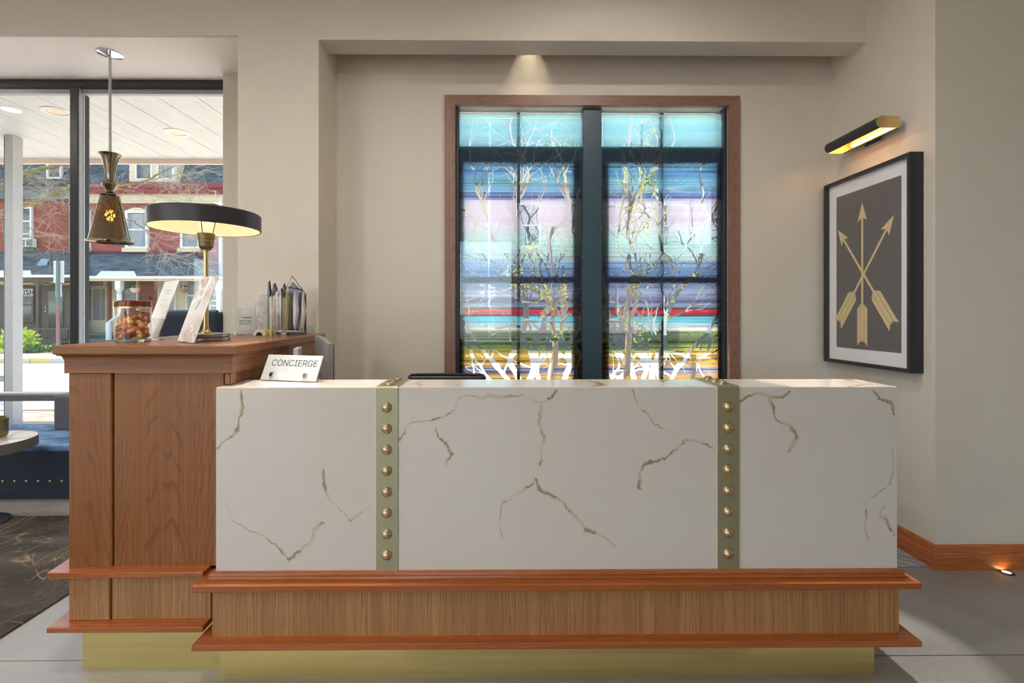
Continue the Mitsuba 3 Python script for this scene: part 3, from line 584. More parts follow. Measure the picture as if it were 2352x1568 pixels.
lx, ly = -1.215, 2.06
lamp = thing('table_lamp', 'table lamp with a wide flat black drum shade and brass stem on the counter', 'lamp')
part(lamp, 'base', lathe([(0.0, 0.030), (0.082, 0.030), (0.085, 0.027), (0.085, 0.017), (0.082, 0.0155), (0.088, 0.014), (0.088, 0.002), (0.086, 0.0), (0.0, 0.0)], (lx, ly, TOP), 56), 'm_steel_round', 35)
part(lamp, 'stem', lathe([(0.0, 0.03), (0.021, 0.03), (0.021, 0.034), (0.015, 0.040), (0.011, 0.05), (0.0095, 0.06), (0.0088, 0.36), (0.012, 0.366), (0.012, 0.372), (0.0, 0.372)], (lx, ly, TOP), 32), 'm_gold', 35)
part(lamp, 'socket', lathe([(0.0, 0.370), (0.016, 0.370), (0.022, 0.378), (0.027, 0.384), (0.0275, 0.400), (0.029, 0.401), (0.029, 0.413), (0.031, 0.414), (0.033, 0.436), (0.026, 0.438), (0.0, 0.438)], (lx, ly, TOP), 32), 'm_bronze', 30)
for a in (0.5, 2.6, 4.7):
    part(lamp, 'harp_wire', tube([(lx + 0.024 * math.cos(a), ly + 0.024 * math.sin(a), TOP + 0.437), (lx + 0.036 * math.cos(a), ly + 0.036 * math.sin(a), TOP + 0.50)], 0.0018, 8), 'm_bronze')
SZ0, SZ1, SR = 1.598, 1.664, 0.203
part(lamp, 'shade', lathe([(SR - 0.003, SZ0), (SR, SZ0), (SR + 0.001, SZ0 + 0.003), (SR + 0.001, SZ1 - 0.004), (SR - 0.003, SZ1), (0.0, SZ1), (0.0, SZ1 - 0.003), (SR - 0.004, SZ1 - 0.004), (SR - 0.003, SZ0)], (lx, ly, 0), 72), 'm_black', 35)
k = numbered(lamp + '__shade_lining'); labels[k] = {'label': 'glowing cream lining of the shade'}
scene[k] = mikit.ply(lathe([(SR - 0.0045, SZ0 + 0.001), (SR - 0.005, SZ0 + 0.03), (SR - 0.02, SZ1 - 0.008), (0.0, SZ1 - 0.008), (0.0, SZ1 - 0.006), (SR - 0.018, SZ1 - 0.006), (SR - 0.0042, SZ0 + 0.03), (SR - 0.0042, SZ0 + 0.001)], (lx, ly, 0), 56), 'm_cream_in', 40, emitter={'type': 'area', 'radiance': rgb(0.52, 0.385, 0.215)})
k = numbered(lamp + '__bulb')
scene[k] = mikit.ply(lathe([(0.0, 0.438), (0.013, 0.440), (0.016, 0.450), (0.024, 0.466), (0.026, 0.478), (0.022, 0.492), (0.012, 0.501), (0.0, 0.503)], (lx, ly, TOP), 24), 'm_white', True, emitter={'type': 'area', 'radiance': rgb(0.62, 0.46, 0.26)})

# acrylic awards at the back of the counter
aw = thing('award_block', 'short frosted acrylic award block lettered BOZZUTO at the far left of the awards', 'award')
bx0, bx1, bz1 = -1.439, -1.363, 1.285
part(aw, 'block', box(bx0, bx1 + 0.035, 2.70, 2.725, TOP + 0.0005, bz1, 0.001), 'm_frost_plain')
part(aw, 'lettering', text_on('BOZZUTO', 0.0235, (-1.414, 2.6992, 1.196), (1, 0, 0), (0, 0, 1), 0.0004, width=0.066), 'm_grey_text', label='dark BOZZUTO lettering')
part(aw, 'small_lettering', cat([box(-1.402 + i * 0.0062, -1.402 + i * 0.0062 + 0.0042, 2.6985, 2.70, 1.231, 1.231 + 0.0055) for i in range(9)]), 'm_grey_text', stuff=True)
aw = thing('award_block', 'thin clear acrylic plaque standing behind the BOZZUTO block', 'award')
part(aw, 'plaque', box(-1.398, -1.355, 2.755, 2.765, TOP + 0.0005, 1.307, 0.001), 'm_frost_plain')
t = thing('bottle_stopper', 'tiny white cap lying on the counter before the BOZZUTO block', 'cap'); part(t, 'cap', lathe([(0, 0), (0.008, 0), (0.0085, 0.012), (0.006, 0.016), (0, 0.016)], (-1.392, 2.62, TOP), 16), 'm_white')
t = thing('cork', 'tan cork lying on the counter before the BOZZUTO block', 'cork'); part(t, 'body', cyl((-1.36, 2.58, TOP + 0.0065), (-1.34, 2.585, TOP + 0.0065), 0.0065, 16), 'm_cork', 30)
rt = thing('award_plaque', 'etched glass award plaque with a rounded top', 'award')
x0, x1, zt = -1.304, -1.242, 1.354; r = (x1 - x0) / 2
poly = [(x0, TOP + 0.001), (x1, TOP + 0.001)] + [(x0 + r + r * math.cos(a), zt - r * 0.75 + r * 0.75 * math.sin(a)) for a in np.linspace(0, math.pi, 14)]
part(rt, 'plaque', prism(poly, 2.655, 2.667), 'm_frost', label='etched glass')
part(rt, 'edge', prism([(x1, TOP + 0.001), (x1 + 0.006, TOP + 0.001), (x1 + 0.006, zt - r * 0.8), (x1, zt - r * 0.75)], 2.652, 2.672), 'm_acrylic_green')
ya = thing('tape_roll', 'half round yellow roll with a dark core lying on the counter before the rounded award', 'roll')
cx, cz, cy = -1.236, TOP, 2.55
ring = Point(0, 0).buffer(0.031, 24).difference(Point(0, 0).buffer(0.0165, 24)).intersection(sbox(-1, 0.0005, 1, 1))
m = prism(ring, 0, 0.012); m.apply_translation((cx, cy, cz)); part(ya, 'front_face', m, 'm_paper')
m = prism(ring, 0, 0.07); m.apply_transform(trimesh.transformations.shear_matrix(math.radians(20), [1, 0, 0], [0, 0, 0], [0, 1, 0])); m.apply_translation((cx + 0.004, cy + 0.0125, cz)); part(ya, 'body', m, 'm_yellow')
m = prism(Point(0, 0).buffer(0.016, 20).intersection(sbox(-1, 0.0005, 1, 1)), 0.003, 0.06); m.apply_translation((cx, cy, cz)); part(ya, 'core', m, 'm_dark_core')
tb = thing('award_obelisk', 'tall clear acrylic award block with a slanted top at the edge of the counter', 'award')
ox0, ox1, oy, oz = -1.04, -0.984, 2.24, 1.366
tri = trimesh.convex.convex_hull(np.array([(ox0, oy, TOP + 0.0005), (ox1, oy - 0.012, TOP + 0.0005), (ox0, oy + 0.05, TOP + 0.0005), (ox1, oy + 0.04, TOP + 0.0005), (ox0, oy, oz - 0.038), (ox1, oy - 0.012, oz), (ox0, oy + 0.05, oz - 0.038), (ox1, oy + 0.04, oz)]))
part(tb, 'block', tri, 'm_acrylic')
part(tb, 'engraving', cat([box(ox0 + 0.018, ox0 + 0.030 + 0.003 * (i % 3), oy + 0.02, oy + 0.0205, oz - 0.05 - i * 0.008, oz - 0.047 - i * 0.008) for i in range(6)]), 'm_white', stuff=True)
scene['m_crystal_dark'] = {'type': 'blendbsdf', 'weight': 0.4, 'a': {'type': 'dielectric', 'int_ior': 1.5, 'specular_transmittance': rgb(0.6, 0.57, 0.66)}, 'b': {'type': 'principled', 'base_color': rgb(0.05, 0.045, 0.07), 'roughness': 0.1}}
mat('m_crystal_black', (0.045, 0.04, 0.05), 0.08, specular=0.6)
mat('m_crystal_plum', (0.075, 0.062, 0.08), 0.1, specular=0.6)
mat('m_crystal_olive', (0.16, 0.15, 0.06), 0.1, specular=0.6)
mat('m_crystal_amber', (0.42, 0.30, 0.10), 0.1, specular=0.6)
mat('m_crystal_silver', (0.55, 0.54, 0.58), 0.12, specular=0.6)
mat('m_crystal_base', (0.03, 0.05, 0.045), 0.08, specular=0.6)
def shard(label, pts, Y, m, th=0.012, taper=0.55):
    """cut crystal slab: outline in the x-z plane, bevelled towards the front"""
    t = thing('crystal_award', label, 'award'); p = np.array([(a[0], a[2]) for a in pts]); c = p.mean(0)
    f = c + (p - c) * [taper, 0.93]
    v = [(x, Y, z) for x, z in p] + [(x, Y - th, z) for x, z in f] + [(x, Y + th * 0.6, z) for x, z in f]
    part(t, 'crystal', trimesh.convex.convex_hull(np.array(v)), m)
    w = max(0.012, 0.45 * np.ptp(p[:, 0])); part(t, 'base', box(c[0] - w, c[0] + w, Y - 0.018, Y + 0.018, TOP + 0.0005, TOP + 0.011, 0.001), 'm_crystal_base')
shard('black needle-shaped crystal award, leftmost of the dark awards', [(-1.277,2.74,1.43),(-1.269,2.74,1.437),(-1.26,2.74,1.378),(-1.262,2.74,1.167),(-1.281,2.74,1.167),(-1.284,2.74,1.345)], 2.74, 'm_crystal_black')
shard('smoky needle-shaped crystal award right of the black needle', [(-1.257,2.76,1.42),(-1.25,2.76,1.425),(-1.236,2.76,1.393),(-1.245,2.76,1.169),(-1.264,2.76,1.169),(-1.269,2.76,1.37)], 2.76, 'm_crystal_dark')
shard('slim plum crystal award seen just right of the clear block', [(-1.194,2.74,1.416),(-1.187,2.74,1.419),(-1.18,2.74,1.392),(-1.18,2.74,1.167),(-1.199,2.74,1.167),(-1.203,2.74,1.369)], 2.74, 'm_crystal_dark')
shard('amber striped crystal award in the middle of the dark awards', [(-1.128,2.6,1.372),(-1.113,2.6,1.372),(-1.106,2.6,1.322),(-1.113,2.6,1.169),(-1.126,2.6,1.169),(-1.133,2.6,1.322)], 2.60, 'm_crystal_amber')
shard('broad charcoal crystal award with a slanted top behind the pale kites', [(-1.153,2.7,1.4),(-1.076,2.7,1.386),(-1.079,2.7,1.273),(-1.095,2.7,1.166),(-1.151,2.7,1.166)], 2.70, 'm_crystal_plum', 0.008, 0.9)
shard('black roof-shaped crystal award under the wire gable', [(-1.155,2.76,1.429),(-1.114,2.76,1.389),(-1.126,2.76,1.365),(-1.155,2.76,1.405),(-1.169,2.76,1.37),(-1.179,2.76,1.389)], 2.76, 'm_crystal_black', 0.008, 0.9)
shard('olive glass crystal award between the amber and the pale kite', [(-1.114,2.62,1.354),(-1.105,2.62,1.323),(-1.108,2.62,1.168),(-1.121,2.62,1.168),(-1.123,2.62,1.3)], 2.62, 'm_crystal_olive')
shard('pale silver kite-shaped crystal award in front of the charcoal one', [(-1.058,2.56,1.374),(-1.038,2.56,1.274),(-1.058,2.56,1.17),(-1.069,2.56,1.21),(-1.067,2.56,1.321)], 2.56, 'm_crystal_silver')
shard('white kite-shaped crystal award, rightmost of the awards', [(-1.06,2.66,1.365),(-1.04,2.66,1.271),(-1.056,2.66,1.167),(-1.069,2.66,1.169),(-1.063,2.66,1.273)], 2.66, 'm_crystal_silver')
t = thing('wire_gable', 'thin dark wire bent into a gable over the crystal awards', 'ornament')
part(t, 'wire', tube([(-1.16,2.69,1.385), (-1.128,2.69,1.457), (-1.126,2.69,1.455), (-1.054,2.69,1.355)], 0.0016, 6), 'm_black')
part(t, 'foot', box(-1.061, -1.054, 2.685, 2.695, TOP, 1.357), 'm_black')

# monitor and leaflet behind the desk
mn = thing('monitor', 'grey back of a tilted monitor behind the concierge sign', 'monitor')
pa, pb = np.array([-0.888, 2.375]), np.array([-0.765, 2.20])
dirv = (pb - pa) / np.linalg.norm(pb - pa); L_ = np.linalg.norm(pb - pa)
Mm = np.eye(4); Mm[:3, 0] = [dirv[0], dirv[1], 0]; Mm[:3, 1] = [-dirv[1], dirv[0], 0]; Mm[:3, 3] = [pa[0], pa[1], 0]
pr_ = [(0, 0.82), (L_, 0.82), (L_, 1.121)] + [(L_ * (1 - q), 1.121 + 0.030 * math.sin(q * math.pi / 2) ** 1.3) for q in np.linspace(0.1, 1, 10)]
m = prism(pr_, 0, 0.022); m.apply_transform(Mm); part(mn, 'back_shell', m, 'm_monitor')
m = box(0.005, L_ - 0.005, 0.0225, 0.027, 0.83, 1.115); m.apply_transform(Mm); part(mn, 'screen', m, 'm_black')
m = box(L_ * 0.5 - 0.02, L_ * 0.5 + 0.02, -0.02, 0, 0.77, 0.95, 0.003); m.apply_transform(Mm); part(mn, 'stand', m, 'm_monitor')
m = box(L_ * 0.5 - 0.08, L_ * 0.5 + 0.08, -0.09, 0.09, 0.766, 0.774, 0.002); m.apply_transform(Mm); part(mn, 'foot', m, 'm_monitor')
mat('m_leaflet_blue', proc(lambda p, n, uv: mix((0.16, 0.18, 0.28), (0.62, 0.64, 0.70), smoothstep(0.42, 0.58, fbm(p.x * 160, p.y * 160, p.z * 160, 2)))), 0.5)
bl = thing('brochure_box', 'small white box with a blue leafy print beside the grey monitor', 'box')
m = box(0, 0.128, 0, 0.02, 0.77, 1.098, 0.001); Ml = np.eye(4); d2 = np.array([-0.035, 0.13]); d2 = d2 / np.linalg.norm(d2); Ml[:3, 0] = [d2[0], d2[1], 0]; Ml[:3, 1] = [-d2[1], d2[0], 0]; Ml[:3, 3] = [-0.915, 2.245, 0]; m.apply_transform(Ml)
part(bl, 'carton', m, 'm_white')
m = box(0.014, 0.126, -0.001, 0, 0.78, 1.094); m.apply_transform(Ml); part(bl, 'print', m, 'm_leaflet_blue')

# office chair behind the desk
ch = thing('office_chair', 'dark leather office chair pushed in behind the marble desk', 'chair')
cx, cy = (-0.496 + -0.089) / 2, 2.62; hw = (-0.089 - -0.496) / 2
zt = 0.94
part(ch, 'back', moved(rbox(-hw, hw, -0.03, 0.03, 0, zt - 0.55, 0.022), cx, cy, 0.55), 'm_leather', 40)
part(ch, 'back_welt', tube([(cx - hw + 0.02, cy - 0.02, zt - 0.002), (cx - hw * 0.4, cy - 0.02, zt + 0.001), (cx + hw * 0.4, cy - 0.02, zt), (cx + hw - 0.02, cy - 0.02, zt - 0.003)], 0.006, 10), 'm_leather', True)
part(ch, 'seat', moved(rbox(-0.23, 0.23, -0.23, 0.2, -0.04, 0.04, 0.03), cx, cy - 0.22, 0.47), 'm_leather', 40)
part(ch, 'post', cyl((cx, cy - 0.22, 0.08), (cx, cy - 0.22, 0.44), 0.025), 'm_steel')
for i in range(5):
    a = i * 2 * math.pi / 5 + 0.3
    part(ch, 'leg', tube([(cx, cy - 0.22, 0.085), (cx + 0.26 * math.cos(a), cy - 0.22 + 0.26 * math.sin(a), 0.055)], [0.02, 0.014], 8), 'm_black')
    part(ch, 'caster', moved(trimesh.creation.icosphere(2, 0.024), cx + 0.26 * math.cos(a), cy - 0.22 + 0.26 * math.sin(a), 0.031), 'm_black', True)

# ---------------------------------------------------------------- framed picture and picture light
pic = thing('framed_picture', 'black framed picture of three crossed gold arrows on the right wall', 'picture')
PY0, PY1, PZ0, PZ1, PD = 2.507, 3.186, 0.953, 2.071, 0.07
def fr(y0, y1, z0, z1): return [(y0, z0), (y1, z0), (y1, z1), (y0, z1)]
outer, inner = Polygon(fr(PY0, PY1, PZ0, PZ1)), Polygon(fr(PY0 + 0.020, PY1 - 0.020, PZ0 + 0.020, PZ1 - 0.020))
part(pic, 'frame', prism(outer.difference(inner), XR - PD, XR - 0.001, 'x'), 'm_black_frame')
part(pic, 'mat_board', prism(inner, XR - 0.045, XR - 0.040, 'x'), 'm_mat', label='white mat')
qy0, qy1, qz0, qz1 = PY0 + 0.085, PY1 - 0.088, PZ0 + 0.095, PZ1 - 0.095
pn = part(pic, 'print', prism(Polygon(fr(qy0, qy1, qz0, qz1)), XR - 0.0465, XR - 0.0452, 'x'), 'm_charcoal', label='charcoal print')
part(pic, 'glazing', trimesh.Trimesh([(XR - 0.060, PY0 + 0.018, PZ0 + 0.018), (XR - 0.060, PY1 - 0.018, PZ0 + 0.018), (XR - 0.060, PY1 - 0.018, PZ1 - 0.018), (XR - 0.060, PY0 + 0.018, PZ1 - 0.018)], [[0, 2, 1], [0, 3, 2]]), 'm_glass')
QC = np.array([(qy0 + qy1) / 2, 0]); 
def arrow(tail, tip, label):
    """fletched arrow in the picture plane (y, z)"""
    a, b = np.array(tail), np.array(tip); d = b - a; L = np.linalg.norm(d); d /= L; s = np.array([-d[1], d[0]])
    def P(u, v): q = a + d * u + s * v; return (q[0], q[1])
    sh = Polygon([P(0.0, -0.008), P(L - 0.06, -0.007), P(L - 0.06, 0.007), P(0.0, 0.008)])
    head = Polygon([P(L, 0), P(L - 0.105, 0.036), P(L - 0.088, 0.008), P(L - 0.088, -0.008), P(L - 0.105, -0.036)])
    sh_ = part(pn, 'arrow', prism(unary_union([sh, head]), XR - 0.0475, XR - 0.0464, 'x'), 'm_gold_leaf', label=label)
    X0, X1 = XR - 0.0478, XR - 0.0464
    for s_ in (-1, 1):
        v = Polygon([P(-0.012, s_ * 0.0025), P(-0.012, s_ * 0.0135), P(0.205, s_ * 0.0135), P(0.205, s_ * 0.0025)])
        w = Polygon([P(-0.035, s_ * 0.040), P(-0.012, s_ * 0.0165), P(0.203, s_ * 0.0165), P(0.178, s_ * 0.040)])
        part(pn, 'fletching', prism(v, X0, X1, 'x'), 'm_gold_leaf'); part(pn, 'fletching', prism(w, X0, X1, 'x'), 'm_gold_leaf')
def pq(px, py):  # point of the print plane
    return ARROWS[(px, py)]
ARROWS = {(1981, 780): (2.874,1.104), (1981, 465): (2.874,1.896), (2047, 738): (2.66,1.213), (1925, 528): (3.084,1.773), (1930, 735): (3.064,1.215), (2054, 493): (2.639,1.779)}
arrow(pq(1981, 780), pq(1981, 465), 'upright gold arrow')
arrow(pq(2047, 738), pq(1925, 528), 'gold arrow pointing up and to the window')
arrow(pq(1930, 735), pq(2054, 493), 'gold arrow pointing up and away from the window')

pl_ = thing('picture_light', 'long black and brass picture light glowing above the framed arrows', 'lamp')
Ya, Yb, lz = 2.60, 3.03, 2.228
outer_p = [(2.075, lz), (2.075, lz + 0.058)] + [(1.985, lz + 0.062)] + [(1.985 - 0.030 * math.cos(a), lz + 0.031 + 0.031 * math.sin(a)) for a in np.linspace(math.pi / 2, -math.pi / 2 * 0.9, 12)]
inner_p = Polygon(outer_p).buffer(-0.003)
shell = Polygon(outer_p).difference(inner_p).difference(sbox(1.978, lz - 0.01, 2.068, lz + 0.006))
part(pl_, 'housing', prism(shell, Ya + 0.006, Yb - 0.004, 'y'), 'm_black')
part(pl_, 'reflector', prism(inner_p.difference(inner_p.buffer(-0.002)).difference(sbox(1.978, lz - 0.01, 2.068, lz + 0.008)), Ya + 0.007, Yb - 0.005, 'y'), 'm_gold')
part(pl_, 'end_cap', prism(Polygon(outer_p), Ya, Ya + 0.006, 'y'), 'm_gold', label='brass end cap')
part(pl_, 'end_cap', prism(Polygon(outer_p), Yb - 0.004, Yb, 'y'), 'm_gold', label='brass end cap')
part(pl_, 'arm', tube([(XR - 0.002, 2.83, lz + 0.012), (XR - 0.02, 2.83, lz + 0.012), (2.07, 2.83, lz + 0.03)], 0.006, 10), 'm_bronze')
part(pl_, 'wall_plate', box(XR - 0.018, XR - 0.001, 2.765, 2.895, lz - 0.012, lz + 0.028, 0.003), 'm_steel')
k = numbered(pl_ + '__lamp_tube'); m = cyl((2.03, Ya + 0.03, lz + 0.038), (2.03, Yb - 0.03, lz + 0.038), 0.008, 12)
scene[k] = mikit.ply(m, 'm_white', True, emitter={'type': 'area', 'radiance': rgb(*[c * PICK for c in (17, 12.2, 7.4)])})

# ---------------------------------------------------------------- pendant in the bay
pd = thing('pendant_light', 'smoked mercury glass pendant lamp hanging by the storefront window', 'lamp')
qx, qy = -2.891, 3.711; S = 0.003227
def zz(py): return EYE + (722 - py) * 0.0033 * 1.0
def prof(pts): return [(r * S, zq) for r, zq in pts]
PZ = {k: v for k, v in ((353, 2.433), (447, 2.131), (556, 1.782))}
def zy(py): return PZ[353] + (py - 353) * (PZ[556] - PZ[353]) / 203
part(pd, 'canopy', lathe([(0.0, CEIL), (0.080, CEIL), (0.080, CEIL - 0.008), (0.066, CEIL - 0.013), (0.040, CEIL - 0.022), (0.014, CEIL - 0.030), (0.010, CEIL - 0.04), (0.0, CEIL - 0.04)], (qx, qy, 0), 40), 'm_chrome', 30)
part(pd, 'rod', cyl((qx, qy, zy(356)), (qx, qy, CEIL - 0.035), 0.0095, 16), 'm_steel')
part(pd, 'neck', lathe([(0.0, zy(352)), (0.012, zy(352))] + prof([(6, zy(355)), (21.5, zy(353.5)), (22, zy(355)), (17, zy(362)), (12.5, zy(380)), (10, zy(400)), (8.5, zy(413)), (9, zy(416)), (15, zy(420)), (16.5, zy(424)), (14, zy(430)), (9, zy(437)), (8, zy(441)), (10, zy(444)), (20, zy(447)), (21, zy(449)), (19, zy(451)), (0.01, zy(450))]), (qx, qy, 0), 48), 'm_smoke_metal', 40)
part(pd, 'shade', lathe(prof([(16, zy(450.5)), (18.5, zy(452)), (40, zy(550)), (45, zy(555)), (45, zy(556.5))]), (qx, qy, 0), 64), 'm_mercury', 40, label='speckled mercury glass shade')
k = numbered(pd + '__bulb')
scene[k] = mikit.ply(lathe([(0.0, zy(482) + 0.0), (0.012, zy(483)), (0.026, zy(488)), (0.032, zy(495)), (0.028, zy(502)), (0.014, zy(507)), (0.0, zy(508))], (qx, qy, 0), 24), 'm_white', True, emitter={'type': 'area', 'radiance': rgb(5.5, 2.9, 0.75)})
part(pd, 'socket', cyl((qx, qy, zy(482)), (qx, qy, zy(451)), 0.016, 16), 'm_bronze')

# ---------------------------------------------------------------- seating in the bay
bn = thing('window_bench', 'low blue velvet bench with brass nailheads along the bay window', 'bench')
BX0, BX1 = -5.4, -2.2
part(bn, 'seat', rbox(BX0, BX1, 3.40, 4.10, 0.322, 0.366, 0.018), 'm_velvet_lit', 30)
part(bn, 'skirt', box(BX0, BX1, 3.404, 4.09, 0.03, 0.33, 0.006), 'm_velvet_shaded')
part(bn, 'plinth', box(BX0 + 0.05, BX1 - 0.02, 3.42, 4.05, 0.0, 0.03), 'm_black')
nail = mikit.ply(lathe([(0, 0.006), (0.006, 0.005), (0.0095, 0.0025), (0.011, 0), (0, 0)], n=14), 'm_brass_bolt', True)
for i in range(18): place(bn, 'nailhead', nail, T().translate([-2.975 - i * 0.079, 3.4035, 0.127]).rotate([1, 0, 0], 90))
part(bn, 'back_bolster', rbox(-3.449, -2.75, 3.86, 4.08, 0.35, 0.637, 0.03), 'm_arm', 30)
st = thing('settee', 'high backed navy velvet settee seen behind the counter by the table lamp', 'settee')
part(st, 'back', rbox(-2.704, -2.231 - 0.004, 3.94, 4.10, 0.367, 1.271, 0.035), 'm_velvet_shaded', 30)
part(st, 'piping', tube([(-2.694 + 0.03, 3.985, 1.271 - 0.004), (-2.483, 3.985, 1.271 + 0.001), (-2.346, 3.985, 1.271 - 0.002), (-2.231 - 0.03, 3.985, 1.271 - 0.001)], 0.016, 12), 'm_velvet_lit', True, label='lit blue top edge')
tb = thing('side_table', 'round side table with a pale marble top and dark rim before the bench', 'table')
tcx, tcy, tr_ = -3.13, 3.00, 0.275
part(tb, 'top', lathe([(0, 0.50), (tr_ - 0.004, 0.50), (tr_ - 0.004, 0.485), (0, 0.485)], (tcx, tcy, 0), 64), 'm_table_marble')
part(tb, 'rim', lathe([(tr_ - 0.004, 0.501), (tr_, 0.501), (tr_, 0.440), (tr_ - 0.02, 0.436), (0, 0.44), (0, 0.484), (tr_ - 0.004, 0.484), (tr_ - 0.004, 0.501)], (tcx, tcy, 0), 64), 'm_rim', 30)
part(tb, 'post', cyl((tcx - 0.02, tcy - 0.02, 0.012), (tcx - 0.02, tcy - 0.02, 0.44), 0.025), 'm_black')
part(tb, 'foot', lathe([(0, 0.014), (0.18, 0.014), (0.185, 0.008), (0.185, 0.0), (0, 0)], (tcx - 0.02, tcy - 0.02, 0), 40), 'm_black')
cd = thing('candle_holder', 'dark glass candle holder with a brass foot on the marble side table', 'candle holder')
ccx, ccy = -3.094, 3.05
part(cd, 'glass', lathe([(0, 0.512), (0.07, 0.512), (0.078, 0.52), (0.08, 0.62), (0.076, 0.625), (0.072, 0.62), (0.070, 0.53), (0, 0.53)], (ccx, ccy, 0), 40), 'm_bronze', 30)
part(cd, 'foot', lathe([(0, 0.5015), (0.072, 0.5015), (0.074, 0.512), (0, 0.512)], (ccx, ccy, 0), 40), 'm_gold')

# ---------------------------------------------------------------- art panels hung before the niche window
def branches(seed, x0, x1, z0, zmax, trunks):
    r = random.Random(seed); segs = []
    def grow(x, z, a, w, length, depth):
        n = max(3, int(length / 0.022)); px, pz = x, z
        for i in range(n):
            a += r.gauss(0, 0.22) - (0.11 if depth == 0 else 0.05) * math.sin(a)
            qx, qz = px + 0.022 * math.sin(a), pz + 0.022 * math.cos(a)
            w2 = w * (1 - 0.75 * i / n) if depth else w * (1 - 0.55 * i / n)
            if depth == 0 and z > 1 and i < 8: w2 *= 0.25 + i / 11
            if not (x0 < qx < x1 and qz < zmax): return
            segs.append((px, pz, qx, qz, max(w2 * 0.75, 0.0009))); px, pz = qx, qz
            if depth < 4 and w2 > 0.0012 and r.random() < (0.22, 0.22, 0.20, 0.12)[min(depth, 3)]:
                grow(px, pz, a + r.choice((-1, 1)) * r.uniform(0.35, 0.95), w2 * r.uniform(0.35, 0.6), length * r.uniform(0.3, 0.55), depth + 1)
    for tx, tz, ta, tw, tl in trunks: grow(tx, tz, ta, tw, tl, 0)
    return unary_union([LineString([(a, b), (c, d)]).buffer(w, 2) for a, b, c, d, w in segs])
ZB, ZTOP = 0.80, 2.557
for side, (xa, xb) in enumerate(((-0.281, 0.511), (0.651, 1.429))):
    t = thing('art_panel', ('left' if side == 0 else 'right') + ' coloured acrylic panel with clear tree branches hung before the niche window', 'art panel')
    w = xb - xa; q = (lambda u: xa + u * w) if side == 0 else (lambda u: xb - u * w)
    sg_ = 1 if side == 0 else -1
    trunks = [(q(0.42), ZB, -0.50 * sg_, 0.020, 0.62), (q(0.50), ZB, -0.22 * sg_, 0.026, 0.85), (q(0.57), ZB, -0.10 * sg_, 0.028, 0.95), (q(0.66), ZB, 0.02 * sg_, 0.022, 0.85), (q(0.73), ZB, 0.16 * sg_, 0.024, 0.8), (q(0.86), ZB, 0.02 * sg_, 0.026, 0.9), (q(0.93), ZB, 0.25 * sg_, 0.012, 0.4), (q(0.28), ZB, -0.75 * sg_, 0.012, 0.40), (q(0.12), ZB, -0.3 * sg_, 0.008, 0.3),
              (q(0.20), 1.36, 0.15 * sg_, 0.009, 0.5), (q(0.42), 1.44, -0.1 * sg_, 0.010, 0.55), (q(0.82), 1.40, 0.1 * sg_, 0.009, 0.5), (q(0.30), 1.66, -0.15 * sg_, 0.012, 0.75), (q(0.60), 1.62, -0.2 * sg_, 0.012, 0.85), (q(0.72), 1.60, 0.05 * sg_, 0.018, 0.95), (q(0.86), 1.66, 0.2 * sg_, 0.012, 0.7), (q(0.45), 1.78, 0.15 * sg_, 0.012, 0.8), (q(0.12), 1.75, 0.1 * sg_, 0.010, 0.65), (q(0.5), 2.15, 0.05 * sg_, 0.009, 0.4)]
    br = branches(11 + side, xa + 0.004, xb - 0.004, ZB, ZTOP - 0.01, trunks).simplify(0.0006)
    film = sbox(xa, ZB, xb, ZTOP).difference(br)
    polys = [g for g in getattr(film, 'geoms', [film]) if g.area > 2e-6]
    vs, fs, at = [], [], 0
    for g in polys:
        v, f = trimesh.creation.triangulate_polygon(g, engine='earcut'); vs.append(np.column_stack([v[:, 0], np.full(len(v), 3.266), v[:, 1]])); fs.append(np.asarray(f) + at); at += len(v)
    part(t, 'colour_film', trimesh.Trimesh(np.vstack(vs), np.vstack(fs), process=False), 'm_film', label='banded translucent colour film cut with branches')
    part(t, 'acrylic_sheet', trimesh.Trimesh([(xa - 0.006, 3.262, ZB), (xb + 0.006, 3.262, ZB), (xb + 0.006, 3.262, ZTOP + 0.006), (xa - 0.006, 3.262, ZTOP + 0.006)], [[0, 1, 2], [0, 2, 3]]), 'm_acrylic_thin')
    part(t, 'top_rail', box(xa - 0.006, xb + 0.006, 3.258, 3.268, ZTOP + 0.006, ZTOP + 0.012), 'm_steel')
    part(t, 'hanger', box(xa - 0.004, xb + 0.004, 3.262, 3.266, ZTOP + 0.045, ZTOP + 0.05), 'm_white')
    for xx in (xa - 0.008, xb + 0.008):
        part(t, 'wire', cyl((xx, 3.26, ZB), (xx, 3.26, HZ1 - 0.022), 0.0012, 6), 'm_steel')
        for zc in (2.488, 1.622):
            part(t, 'clip', box(xx - 0.006, xx + 0.006, 3.254, 3.270, zc - 0.004, zc + 0.004, 0.001), 'm_steel')

# ================================================================ outside
def rb(t, name, r, y0, y1, m, b=0.0, **kw):
    return part(t, name, box(r[0], r[1], y0, y1, r[2], r[3], b), m, **kw)
